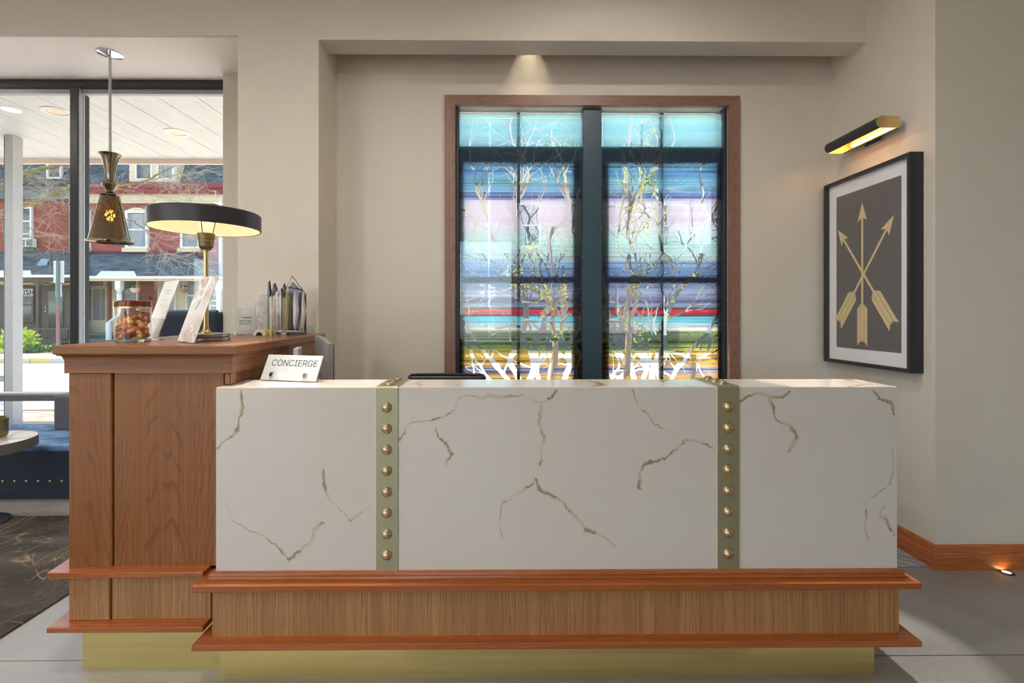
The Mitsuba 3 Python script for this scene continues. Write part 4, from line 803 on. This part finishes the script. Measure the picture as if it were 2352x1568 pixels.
# covered walk in front of the storefront: planked soffit, fascia, recessed lamps, post
so = struct('ceiling_exterior', box(-9, -1.0, 4.23, 6.24, CEIL + 0.012, 3.5), 'm_grout')
for i in range(17):
    xa = -7.6 + i * 0.3495 + 0.004
    part(so, 'plank', box(xa, xa + 0.3495 - 0.006, 4.24, 6.22, CEIL, CEIL + 0.012, 0.001), 'm_soffit')
part(so, 'fascia', box(-9, -1.0, 6.215, 6.26, 3.109, 3.5, 0.002), 'm_fascia')
for px, py, lab in ((408, 304, 'round recessed soffit light right of the pendant'), (131, 256, 'round recessed soffit light left of the window mullion')):
    t = thing('soffit_light', lab, 'light')
    lxx, lyy = {408: (-3.431,5.312), 131: (-4.219,4.775)}[px]
    part(t, 'trim', lathe([(0.085, -0.001), (0.125, -0.001), (0.122, -0.007), (0.085, -0.009), (0.085, -0.001)], (lxx, lyy, CEIL), 32), 'm_white')
    d = disc(0.085, CEIL - 0.003, (lxx, lyy)); part(t, 'lens', d, 'm_cream_in')
ps = thing('canopy_post', 'pale grey square canopy post outside the storefront at the far left', 'post')
part(ps, 'shaft', box(-5.331, -5.243, 5.40, 5.52, 0.0, CEIL, 0.004), 'm_aluminium')
part(ps, 'dark_edge', box(-5.368, -5.331, 5.43, 5.52, 0.0, CEIL, 0.003), 'm_window_dark')
part(ps, 'bracket', box(-5.535, -5.368, 5.45, 5.49, 0.526, 0.591, 0.002), 'm_aluminium')
# ground
ZS = 0.125
gr = struct('ground_exterior', box(-60, 60, 4.3, 12.95, -0.25, -0.012), 'm_soil')
struct('street', box(-60, 60, 6.75, 12.95, -0.2, 0.0), 'm_asphalt')
kb = struct('near_sidewalk', box(-60, 60, 4.3, 6.55, -0.1, -0.004), 'm_grout')
part(kb, 'concrete', box(-60, 60, 6.55, 6.75, -0.1, 0.02), 'm_sidewalk')
part(kb, 'concrete', box(-4.6, 60, 4.3, 6.55, -0.1, 0.0), 'm_sidewalk')
rnd = random.Random(3)
for j in range(6):
    for i in range(13):
        xa = -7.3 + i * 0.206 + (0.103 if j % 2 else 0); ya = 5.90 + j * 0.106
        part(kb, 'paver', box(xa, xa + 0.2, ya, ya + 0.1, -0.05, rnd.uniform(-0.001, 0.002), 0.002), 'm_paver' if rnd.random() < 0.6 else 'm_paver_dark')
sw = struct('far_sidewalk', box(-60, 60, 13.1, 26, -0.2, ZS - 0.005), 'm_soil')
part(sw, 'walk', box(-60, 60, 13.1, 14.55, -0.1, ZS), 'm_sidewalk')
for i in range(20):
    xa = -25.4 + i * 1.9 + (-0.03)
    part(sw, 'curb_stone', box(xa, xa + 1.888, 12.95, 13.1, -0.1, ZS + 0.004, 0.012), 'm_curb')

def sloped(t, name, xa, xb, xta, xtb, y0, z0, y1, z1, th, m, **kw):
    """roof slab from eave (y0, z0; xa..xb) up to (y1, z1; xta..xtb)"""
    v = [(xa, y0, z0), (xb, y0, z0), (xtb, y1, z1), (xta, y1, z1)]
    return part(t, name, trimesh.convex.convex_hull(np.array(v + [(x, y, z - th) for x, y, z in v])), m, **kw)
def window_h(t, r, Y, m='m_ext_white', pane='m_house_pane', rows=2, cols=1, f=0.07, depth=0.08):
    """sash window: frame ring, meeting rails, panes as sub-parts"""
    x0, x1, z0, z1 = r; w = part(t, 'window', prism(Polygon(rect(x0, x1, z0, z1)).difference(Polygon(rect(x0 + f, x1 - f, z0 + f, z1 - f))), Y - depth, Y + 0.02), m)
    gx, gz = (x1 - x0 - 2 * f) / cols, (z1 - z0 - 2 * f) / rows
    for i in range(cols):
        for j in range(rows):
            a, b = x0 + f + i * gx, z0 + f + j * gz
            part(w, 'pane', box(a + 0.015, a + gx - 0.015, Y - 0.02, Y + 0.01, b + 0.02, b + gz - 0.02), pane)
    for j in range(1, rows): part(w, 'rail', box(x0 + f, x1 - f, Y - 0.05, Y + 0.015, z0 + f + j * gz - 0.03, z0 + f + j * gz + 0.03), m)
    for i in range(1, cols): part(w, 'bar', box(x0 + f + i * gx - 0.03, x0 + f + i * gx + 0.03, Y - 0.05, Y + 0.015, z0 + f, z1 - f), m)
    return w

# ---- brown-fronted row house (left of the mullion)
HA = thing('row_house', 'brick row house with brown enclosed porch and grey shingled roof, left of the mullion', 'house')
rb(HA, 'wall', [-21.449,-17.122,-0.785,5.82], 20, 20.4, 'm_brick_a')
rb(HA, 'cornice', [-21.234,-16.985,5.774,6.338], 19.75, 20.2, 'm_ext_grey')
rb(HA, 'cornice_band', [-21.02,-16.814,6.286,6.421], 19.55, 20.2, 'm_shingle_grey')
rb(HA, 'mansard', [-21.985,-17.551,6.641,7.825], 20.4, 21.4, 'm_slate')
window_h(HA, [-18.356,-17.762,6.707,7.411], 20.36, rows=1)
w = window_h(HA, [-19.536,-18.578,3.871,5.493], 19.97, rows=3)
rb(HA, 'sill', [-19.472,-18.451,3.721,3.876], 19.85, 20.02, 'm_ext_grey')
rb(HA, 'downpipe', [-17.122,-17.02,3.654,5.801], 19.88, 20.0, 'm_ext_grey')
EZ, TZ = 2.655, 3.752
sloped(HA, 'porch_roof', -19.197, -15.279, -20.937, -17.122, 17.9, EZ, 20, TZ, 0.08, 'm_shingle_grey')
sk = sloped(HA, 'skylight', -17.106, -16.664, -17.546, -17.104, 18.45, EZ + 0.2619 * (TZ - EZ) + 0.08, 19.1, EZ + 0.5714 * (TZ - EZ) + 0.08, 0.12, 'm_ext_dark')
sloped(HA, 'roof_hatch', -18.493, -18.073, -18.817, -18.419, 18.9, EZ + 0.476 * (TZ - EZ) + 0.12, 19.4, EZ + 0.714 * (TZ - EZ) + 0.12, 0.16, 'm_ext_dark')
m = trimesh.convex.convex_hull(np.array([(-17.08, 18.49, EZ + 0.281 * (TZ - EZ) + 0.09), (-16.748, 18.49, EZ + 0.281 * (TZ - EZ) + 0.09), (-17.444, 19.06, EZ + 0.552 * (TZ - EZ) + 0.09), (-17.117, 19.06, EZ + 0.552 * (TZ - EZ) + 0.09), (-17.08, 18.49, EZ + 0.281 * (TZ - EZ) + 0.07), (-17.117, 19.06, EZ + 0.552 * (TZ - EZ) + 0.07)]))
part(HA, 'skylight_glass', m, 'm_skyglass')
sloped(HA, 'sunlit_patch', -18.412, -16.7, -18.741, -17.03, 17.88, EZ + 0.03, 18.2, EZ + 0.03 + 0.14 * (TZ - EZ), 0.05, 'm_ext_white')  # pale slab painted as a sunlit patch on the porch roof
rb(HA, 'gutter', [-19.143,-15.236,2.558,2.651], 17.8, 17.95, 'm_ext_white')
rb(HA, 'beam', [-19.25,-15.321,2.442,2.566], 17.92, 18.1, 'm_ext_brown')
rb(HA, 'post', [-16.581,-16.489,0.042,2.442], 17.92, 18.05, 'm_ext_brown')
for s_, xq in ((-1, -16.581), (1, -16.489)):
    zt, zb = 2.442, 2.179; L = 0.55
    cur = [(xq + s_ * L * (1 - math.sin(a)), zt - (zt - zb) * (1 - math.cos(a)) ) for a in np.linspace(0, math.pi / 2, 8)]
    part(HA, 'arch_bracket', prism(Polygon([(xq, zt)] + cur).buffer(0), 17.96, 18.02), 'm_ext_brown')
rb(HA, 'arch_fill', [-20.323,-16.175,2.361,2.59], 18.93, 19.0, 'm_ext_cream')
for a_, b_ in ((34, 80), (100, 122), (134, 164)):
    part(HA, 'tie', tube([(-17.362 + (a_ - 90) * 0.0168, 18.92, 2.424), (-17.362 + (b_ - 90) * 0.0168, 18.92, 2.505 if a_ == 34 or a_ == 134 else 2.375)], 0.018, 6), 'm_ext_dark')
rb(HA, 'porch_front', [-20.376,-16.217,-0.356,2.364], 19.0, 19.15, 'm_ext_brown')
window_h(HA, [-18.445,-17.57,0.956,2.263], 18.97, m='m_ext_brown', pane='m_house_pane', rows=2)
wt = part(HA, 'window_sign', box(-18.332, -17.58, 18.885, 18.90, 1.935, 2.212), 'm_ext_dark', label='window sign with mirrored white letters')
part(wt, 'lettering', text_on('INGI', 0.19, (-17.57, 18.878, 1.983), (-1, 0, 0), (0, 0, 1), 0.004, width=0.64), 'm_ext_white')
for py in (664, 679): part(wt, 'line', box(-18.312, -17.562, 18.87, 18.885, {664: 2.194, 679: 1.95, 706: 1.511, 715: 1.364}[py] - 0.012, {664: 2.194, 679: 1.95, 706: 1.511, 715: 1.364}[py] + 0.012), 'm_ext_white')
dd = rb(HA, 'door', [-17.197,-16.175,-0.025,2.247], 18.93, 19.02, 'm_ext_brown')
rb(dd, 'panel', [-17.024,-16.473,0.434,2.115], 18.90, 18.94, 'm_house_pane')
for py in (706, 715): part(dd, 'knob', moved(trimesh.creation.icosphere(2, 0.035), -17.093, 18.88, {664: 2.194, 679: 1.95, 706: 1.511, 715: 1.364}[py]), 'm_chrome', True)
rb(HA, 'base', [-19.84,-15.791,-0.632,0.771], 18.3, 19.0, 'm_ext_brown')
rb(HA, 'step', [-19.197,-15.279,-0.571,0.417], 17.5, 18.3, 'm_ext_dark')
ac = thing('window_air_conditioner', 'white window air conditioner in the upper window of the brown-fronted house', 'air conditioner')
rb(ac, 'case', [-19.057,-18.366,3.883,4.223], 19.6, 19.9, 'm_ext_white', 0.02)
rb(ac, 'grille', [-18.874,-18.556,3.918,4.154], 19.575, 19.605, 'm_ext_grey')
rb(ac, 'vent', [-18.489,-18.305,3.918,4.154], 19.58, 19.605, 'm_ext_grey')

# ---- cream and red row house (right of the mullion)
HB = thing('row_house', 'red brick row house with cream trim and blue slate porch roof, right of the mullion', 'house')
rb(HB, 'wall', [-17.122,-8.921,-0.79,5.677], 20, 20.4, 'm_brick_b')
rb(HB, 'frieze', [-17.037,-8.877,5.637,6.05], 19.85, 20.2, 'm_ext_cream')
rb(HB, 'frieze_line', [-16.977,-8.845,5.725,5.759], 19.82, 19.9, 'm_ext_cream')
part(HB, 'cornice', prism([(19.85, 6.009), (19.7, 5.985), (19.62, 6.135), (19.55, 6.186), (19.5, 6.358), (20.3, 6.358 + 0.15), (20.3, 6.009)], -16.78, -8.743, 'x'), 'm_ext_red')
part(HB, 'mansard', trimesh.convex.convex_hull(np.array([(-17.122, 20.0, 6.4), (-8.921, 20.0, 6.4), (-17.122, 20.9, 8.6), (-8.921, 20.9, 8.6), (-17.122, 21.4, 6.4), (-8.921, 21.4, 8.6), (-17.122, 21.4, 8.6), (-8.921, 21.4, 6.4)])), 'm_slate')
rb(HB, 'dormer', [-14.716,-12.853,6.513,7.373], 19.85, 21.2, 'm_ext_cream')
rb(HB, 'dormer_sill', [-14.625,-12.822,6.452,6.521], 19.75, 19.9, 'm_ext_cream')
window_h(HB, [-14.453,-13.806,6.542,7.45], 19.85, rows=1, f=0.05, depth=0.05)
window_h(HB, [-13.602,-12.954,6.544,7.452], 19.85, pane='m_curtain', rows=1, f=0.05, depth=0.05)
for pa_, pb_, la in ((290, 343, 'arched'), (416, 462, 'arched'), (176, 210, 'arched')):
    x0, x1, z0, z1 = {290: (-14.945,-14.035,3.842,5.363), 416: (-12.78,-11.988,3.845,5.367), 176: (-16.9,-16.317,3.84,5.359)}[pa_]
    arch = [(x0, z1 - 0.02)] + [(x0 + (x1 - x0) * q, z1 - 0.02 + 0.14 * math.sin(math.pi * q)) for q in np.linspace(0, 1, 10)][1:-1] + [(x1, z1 - 0.02)]
    part(HB, 'window_head', prism(arch, 19.92, 20.02), 'm_ext_cream')
    window_h(HB, (x0, x1, z0, z1), 19.98, m='m_ext_white', pane='m_curtain', rows=2, f=0.10, depth=0.06)
    part(HB, 'sill', box(x0 - 0.05, x1 + 0.05, 19.82, 20.0, z0 - 0.13, z0 + 0.03), 'm_ext_cream')
rb(HB, 'downpipe', [-11.198,-11.095,2.658,5.836], 19.83, 19.98, 'm_ext_white')
EB, TB = 2.611, 3.687
sloped(HB, 'porch_roof', -15.279, -10.052, -17.122, -12.264, 17.9, EB, 20, TB, 0.08, 'm_slate')
part(HB, 'porch_roof_hip', trimesh.convex.convex_hull(np.array([(-10.052, 17.9, EB), (-12.264, 20, TB), (-11.197, 20, EB), (-10.052, 17.9, EB - 0.08), (-11.197, 20, EB - 0.08), (-12.264, 20, EB - 0.08)])), 'm_slate')
part(HB, 'flashing', tube([(-16.378, 19.97, 3.752), (-12.245, 19.97, 3.754), (-11.163, 19.97, 2.805)], 0.065, 6), 'm_ext_red')
sloped(HB, 'sunlit_patch', -14.403, -13.007, -14.545, -13.355, 17.88, EB + 0.03, 18.25, EB + 0.03 + 0.167 * (TB - EB), 0.05, 'm_ext_white')  # white slab in place of sunlight on the roof near the eave
rb(HB, 'gutter', [-15.236,-9.993,2.515,2.607], 17.8, 17.97, 'm_ext_white')
rb(HB, 'porch_beam', [-15.279,-10.021,2.441,2.518], 17.9, 18.1, 'm_ext_cream')
dr_ = rb(HB, 'double_door', [-16.815,-15.621,0.253,2.659], 19.88, 20.02, 'm_ext_cream')
for a_, b_, c_, d_ in ((179, 208, 645, 656), (211, 238, 645, 656), (179, 210, 664, 735), (216, 243, 664, 735)): rb(dr_, 'pane', {(179, 645): (-16.764,-16.269,2.384,2.573), (211, 645): (-16.218,-15.758,2.384,2.573), (179, 664): (-16.764,-16.235,1.027,2.246), (216, 664): (-16.133,-15.672,1.027,2.247)}[(a_, c_)], 19.865, 19.885, 'm_curtain')
rb(HB, 'door_trim', [-15.399,-15.177,0.253,2.659], 19.86, 20.02, 'm_ext_cream')
rb(HB, 'dark_window', [-15.061,-14.462,1.802,2.801], 19.93, 20.02, 'm_house_pane')
rb(HB, 'window_trim', [-14.479,-14.411,0.423,2.801], 19.9, 20.02, 'm_ext_white')
rb(HB, 'bay_front', [-13.417,-10.905,-0.072,2.776], 19.55, 20.0, 'm_ext_cream')
for r_, ro in (([-13.131,-12.661,1.351,2.548], 2), ([-12.276,-11.806,1.351,2.616], 2), ([-11.387,-11.051,1.351,2.026], 3)): window_h(HB, r_, 19.56, pane='m_curtain', rows=ro, f=0.05)
rb(HB, 'letter_box', [-14.291,-13.948,1.836,1.957], 19.85, 19.98, 'm_ext_dark')
for pc in (274.5, 502):
    xc = {274.5: -13.659, 502: -10.147}[pc]; zt = 2.444; zc = 2.165; zl = 1.157
    c = part(HB, 'porch_column', box(xc - 0.1, xc + 0.1, 17.86, 18.06, zc, zt, 0.01), 'm_ext_white')
    part(c, 'capital', lathe([(0, zc + 0.02), (0.14, zc + 0.02), (0.13, zc - 0.02), (0.07, zc - 0.13), (0.085, zc - 0.15), (0, zc - 0.15)], (xc, 17.96, 0), 20), 'm_ext_white', 30)
    part(c, 'shaft', lathe([(0, zc - 0.15), (0.085, zc - 0.17), (0.075, zc - 0.5), (0.055, zl + 0.12), (0.09, zl + 0.02), (0, zl)], (xc, 17.96, 0), 20), 'm_ext_white', 30)
    part(c, 'base_block', box(xc - 0.09, xc + 0.09, 17.87, 18.05, 0.5, zl, 0.01), 'm_ext_white')
rl = thing('stair_rail', 'white wooden stair rail at the porch of the cream trimmed house', 'railing')
x0, z0, x1, z1 = -13.457, 0.968, -13.683, 1.173
part(rl, 'handrail', tube([(x0, 17.2, z0), (x1, 17.85, z1)], 0.045, 6), 'm_ext_white')
part(rl, 'newel_post', box(x0 - 0.05, x0 + 0.06, 17.14, 17.26, ZS, z0), 'm_ext_white')
rb(HB, 'porch_floor', [-15.236,-7.962,0.509,0.555], 17.8, 20.0, 'm_ext_grey')
rb(HB, 'porch_skirt', [-15.279,-7.984,0.198,0.507], 17.85, 19.9, 'm_slate')
rb(HB, 'porch_step', [-14.643,-13.33,0.078,0.379], 17.0, 17.85, 'm_ext_grey')
for (hx, hz, lab, gold) in ((-13.099, 2.178, 'hanging basket of dried yellow flowers by the porch column', True), (-11.346, 2.179, 'dark wicker hanging basket by the bay front', False)):
    t = thing('hanging_basket', lab, 'basket')
    part(t, 'bowl', lathe([(0, -0.16), (0.08, -0.155), (0.13, -0.09), (0.15, 0.0), (0.13, 0.0), (0, -0.02)], (hx, 17.95, hz), 20), 'm_cork' if gold else 'm_rust', 30)
    for a in (0, 2.1, 4.2): part(t, 'hanger', tube([(hx + 0.14 * math.cos(a), 17.95 + 0.14 * math.sin(a), hz), (hx, 17.95, hz + 0.42)], 0.006, 5), 'm_ext_dark')
    r_ = random.Random(8 + gold); lf = []
    for i in range(40):
        a, q = r_.uniform(0, 6.28), r_.uniform(0, 0.14); p_ = np.array([hx + q * math.cos(a), 17.95 + q * math.sin(a), hz + r_.uniform(0, 0.10)])
        lf.append(trimesh.Trimesh([p_, p_ + [r_.uniform(-.05, .05), r_.uniform(-.05, .05), 0.03], p_ + [r_.uniform(-.05, .05), 0.02, 0.05]], [[0, 1, 2]], process=False))
    part(t, 'plants', cat(lf), 'm_dry_flower' if gold else 'm_twig2', stuff=True)

# ---- plainer row houses to the right, seen through the coloured panels
def row_house(xa, xb, lab, wall, trim):
    t = thing('row_house', lab, 'house'); part(t, 'wall', box(xa, xb, 20, 20.4, 0.1, 6.4), wall)
    part(t, 'cornice', box(xa, xb, 19.6, 20.2, 6.4, 6.9), trim); part(t, 'mansard', box(xa, xb, 20.3, 21.2, 6.9, 9.2), 'm_roof_pale')
    n = int((xb - xa) / 2.2)
    for i in range(n):
        xc = xa + (i + 0.5) * (xb - xa) / n
        window_h(t, (xc - 0.5, xc + 0.5, 3.9, 5.7), 19.98, rows=2, f=0.09)
        window_h(t, (xc - 0.55, xc + 0.55, 1.0, 2.5), 19.98, rows=2, f=0.09, pane='m_curtain')
    part(t, 'porch_roof', trimesh.convex.convex_hull(np.array([(xa, 17.9, 2.75), (xb, 17.9, 2.75), (xa, 20, 3.7), (xb, 20, 3.7), (xa, 20, 2.65), (xb, 20, 2.65), (xa, 17.9, 2.65), (xb, 17.9, 2.65)])), 'm_shingle_grey')
    for i in range(n + 1): part(t, 'porch_post', box(xa + 0.15 + i * (xb - xa - 0.3) / n - 0.07, xa + 0.15 + i * (xb - xa - 0.3) / n + 0.07, 17.95, 18.1, 0.5, 2.66), 'm_ext_white')
    part(t, 'porch_floor', box(xa, xb, 17.9, 20, 0.1, 0.5), 'm_ext_grey')
row_house(-7.0, -0.6, 'cream row house behind the left coloured panel', 'm_ext_cream', 'm_ext_grey')
row_house(-0.5, 5.6, 'pinkish tan row house behind the centre post of the niche window', 'm_ext_tan', 'm_ext_cream')
row_house(5.7, 12.5, 'pale row house behind the right coloured panel', 'm_ext_white', 'm_ext_grey')

# ---- street furniture and planting
ss = thing('street_sign', 'back of a white street sign on a green and rust post', 'street sign')
YS = 13.6
part(ss, 'post', box(-12.045, -11.987, YS, YS + 0.06, 1.508, 2.705), 'm_sign_post')
part(ss, 'lower_post', box(-12.045, -11.993, YS, YS + 0.06, ZS, 1.508), 'm_rust')
rb(ss, 'plate', [-12.167,-11.888,2.107,2.705], YS + 0.062, YS + 0.075, 'm_sign_white')
rb(ss, 'small_plate', [-12.109,-11.952,1.731,2.083], YS + 0.062, YS + 0.075, 'm_sign_white')
fn_ = thing('iron_fence', 'low rusty iron fence in front of the brown porch', 'fence')
part(fn_, 'rail', box(-15.341, -14.027, 16.48, 16.52, 0.752, 0.794), 'm_fence')
part(fn_, 'rail', box(-15.341, -14.027, 16.48, 16.52, 0.339, 0.382), 'm_fence')
for i in range(19): part(fn_, 'picket', box(-15.341 + i * 0.083, -15.341 + i * 0.083 + 0.022, 16.49, 16.51, ZS, 0.809), 'm_fence')
def leafy(name, lab, c, rx, rz, n, size, m, seed, stems=6, group=None):
    t = thing(name, lab, 'shrub', group); r_ = np.random.default_rng(seed)
    for i in range(stems):
        a = r_.uniform(0, 6.28); top = (c[0] + 0.7 * rx * math.cos(a), c[1] + 0.5 * rx * math.sin(a), c[2] + rz * r_.uniform(1.2, 1.9))
        part(t, 'stem', tube([c, ((c[0] + top[0]) / 2 + 0.05, (c[1] + top[1]) / 2, (c[2] + top[2]) / 2 + 0.05), top], [0.02, 0.014, 0.005], 5), 'm_twig')
    u = r_.normal(size=(n, 3)); u /= np.linalg.norm(u, axis=1, keepdims=True); u *= r_.uniform(0.3, 1, (n, 1)) ** 0.4
    P = np.array(c) + [0, 0, rz] + u * [rx, rx, rz]
    d1 = r_.normal(size=(n, 3)); d1 /= np.linalg.norm(d1, axis=1, keepdims=True); d2 = np.cross(d1, r_.normal(size=(n, 3))); d2 /= np.linalg.norm(d2, axis=1, keepdims=True)
    v = np.stack([P, P + d1 * size * 0.5 + d2 * size * 0.25, P + d1 * size, P + d1 * size * 0.5 - d2 * size * 0.25], 1).reshape(-1, 3)
    f = np.arange(n)[:, None] * 4 + np.array([[0, 1, 2, 0, 2, 3]]); part(t, 'leaves', trimesh.Trimesh(v, f.reshape(-1, 3), process=False), m, stuff=True)
leafy('leafy_shrub', 'bright green leafy plant by the curb at the far left', (-14.472, 15.0, ZS), 0.5, 0.36, 500, 0.16, 'm_leaf', 1)
leafy('ground_cover', 'low dark green ground cover along the far sidewalk', (-13.989, 15.2, ZS), 0.55, 0.10, 420, 0.10, 'm_leaf_dark', 2, stems=3)

def tree(name, lab, limbs, twigs_n, seed, bark='m_bark', leaf=None, leaf_n=0, twig_len=(0.3, 0.85), droop=0.25):
    """street tree: limbs are polylines with start and end radius, each a branch; fine twigs are one part"""
    t = thing(name, lab, 'tree'); r_ = random.Random(seed); tw, lf = [], []
    for i, (pts, r0, r1) in enumerate(limbs):
        p = np.array(pts, float); k = np.arange(len(p)); q = np.linspace(0, len(p) - 1, 4 * len(p)); p = np.stack([np.interp(q, k, p[:, a]) for a in range(3)], 1)
        p[1:-1] += np.array([[r_.gauss(0, 0.010) for _ in range(3)] for _ in range(len(p) - 2)])
        part(t, 'trunk' if i == 0 else 'branch', tube(p, np.linspace(r0, r1, len(p)), 10), bark, True)
    for i in range(twigs_n):
        pts, r0, r1 = limbs[r_.randrange(1, len(limbs))]; j = r_.uniform(0.1, len(pts) - 1.001); a = np.array(pts[int(j)]); b = np.array(pts[int(j) + 1]); s = a + (b - a) * (j % 1)
        def run(s, d, L, w, depth):
            p = [s]; n = 6
            for q in range(n):
                d = d + np.array([r_.gauss(0, 0.15), r_.gauss(0, 0.15), r_.gauss(-droop * 0.2, 0.15)]); d /= np.linalg.norm(d); p.append(p[-1] + d * L / n)
                if depth < 2 and r_.random() < 0.42: run(p[-1], d + np.array([r_.gauss(0, 0.6), r_.gauss(0, 0.6), r_.gauss(0, 0.6)]), L * 0.5, w * 0.65, depth + 1)
            tw.append(tube(p, np.linspace(w, w * 0.4, n + 1), 4))
            if leaf and r_.random() < 0.8: lf.append(p[-1]); lf.append(p[3])
        run(s, (b - a) / np.linalg.norm(b - a) * 0.6 + np.array([r_.gauss(0, 0.7), r_.gauss(0, 0.7), r_.gauss(0, 0.6)]), r_.uniform(*twig_len), 0.0038, 0)
    part(t, 'twigs', cat(tw), 'm_twig', stuff=True)
    if leaf:
        v, f = [], []
        for p in lf:
            for _ in range(leaf_n):
                o = np.array(p) + np.array([r_.gauss(0, 0.07) for _ in range(3)]); d1 = np.array([r_.gauss(0, 1) for _ in range(3)]); d1 *= 0.05 / np.linalg.norm(d1); d2 = np.array([r_.gauss(0, 1) for _ in range(3)]); d2 *= 0.02 / np.linalg.norm(d2)
                f.append([len(v), len(v) + 1, len(v) + 2]); f.append([len(v), len(v) + 2, len(v) + 3]); v += [o, o + d1 * 0.5 + d2, o + d1, o + d1 * 0.5 - d2]
        part(t, 'leaves', trimesh.Trimesh(v, f, process=False), leaf, stuff=True)
tree('street_tree', 'bare mossy street tree reaching across the row houses', [
    ([(-11.6, 9.3, -0.02), (-11.55, 9.3, 2.0), (-11.3, 9.35, 3.2), (-10.9, 9.4, 4.6)], 0.26, 0.14),
    ([(-9.84,9.4,2.886),(-9.358,9.4,3.146),(-9.037,9.4,3.228),(-8.715,9.4,3.326),(-8.474,9.4,3.415),(-8.233,9.4,3.554),(-7.991,9.4,3.635),(-7.75,9.4,3.636),(-7.347,9.4,3.653),(-6.943,9.4,3.67),(-6.62,9.4,3.76),(-6.338,9.4,3.907),(-6.12,9.4,4.046)], 0.052, 0.0100),
    ([(-9.631,9.2,3.485),(-9.159,9.2,3.566),(-8.9,9.2,3.661),(-8.687,9.2,3.836),(-8.412,9.2,3.924),(-8.136,9.2,3.965),(-7.861,9.2,4.013)], 0.045, 0.0250),
    ([(-8.737,9.6,3.436),(-8.326,9.6,3.354),(-7.914,9.6,3.289),(-7.585,9.6,3.19),(-7.256,9.6,3.116),(-7.009,9.6,2.992),(-6.803,9.6,2.843),(-6.662,9.6,2.661),(-6.497,9.6,2.495),(-6.332,9.6,2.329)], 0.015, 0.0040),
    ([(-8.394,9.4,3.472),(-8.152,9.4,3.44),(-7.83,9.4,3.36)], 0.015, 0.0060),
    ([(-6.943,9.4,3.67),(-6.54,9.4,3.72),(-6.136,9.4,3.704),(-5.732,9.4,3.608),(-5.327,9.4,3.544)], 0.010, 0.0030), ([(-6.915,9.7,3.832),(-6.332,9.7,3.934),(-5.915,9.7,3.968),(-5.455,9.7,4.02)], 0.009, 0.0030),
    ([(-6.732,9.5,2.826),(-6.446,9.5,2.761),(-6.201,9.5,2.704),(-5.997,9.5,2.679)], 0.007, 0.0025), ([(-6.593,9.5,2.646),(-6.405,9.5,2.4),(-6.119,9.5,2.252),(-5.793,9.5,2.203)], 0.006, 0.0025),
    ([(-8.997,9.3,3.688),(-8.702,9.3,3.793),(-8.384,9.3,3.737),(-8.065,9.3,3.674)], 0.020, 0.0075), ([(-7.268,9.3,3.643),(-6.869,9.3,3.516),(-6.39,9.3,3.436),(-5.831,9.3,3.277)], 0.007, 0.0025),
    ([(-9.268,9,3.127),(-8.806,9,2.973),(-8.499,9,2.818),(-8.191,9,2.663),(-7.882,9,2.625)], 0.010, 0.0030)], 240, 4)
for i, (px, Y, lab) in enumerate(((1270, 9.0, 'small leafing street tree seen low through the left coloured panel'), (1440, 8.6, 'slender leafing tree left of the sash bar in the right coloured panel'), (1590, 8.8, 'leafing tree right of the sash bar in the right coloured panel'))):
    xb = (px - 1155) / 1150 * Y; r_ = random.Random(40 + i); L = [([(xb, Y, -0.1), (xb + 0.05, Y, 1.2), (xb - 0.03, Y + 0.05, 2.4), (xb + 0.08, Y, 4.2)], 0.06, 0.03)]
    for j in range(7):
        z0 = r_.uniform(0.9, 3.4); a = r_.uniform(-1.1, 1.1); L.append(([(xb, Y, z0), (xb + 0.5 * math.sin(a), Y + 0.1, z0 + 0.5 * math.cos(a)), (xb + 1.1 * math.sin(a), Y - 0.1, z0 + 1.2 * math.cos(a))], 0.03, 0.01))
    tree('young_tree', lab, L, 45, 60 + i, 'm_bark_grey', 'm_leaf', 2, (0.3, 0.8), 0.0)
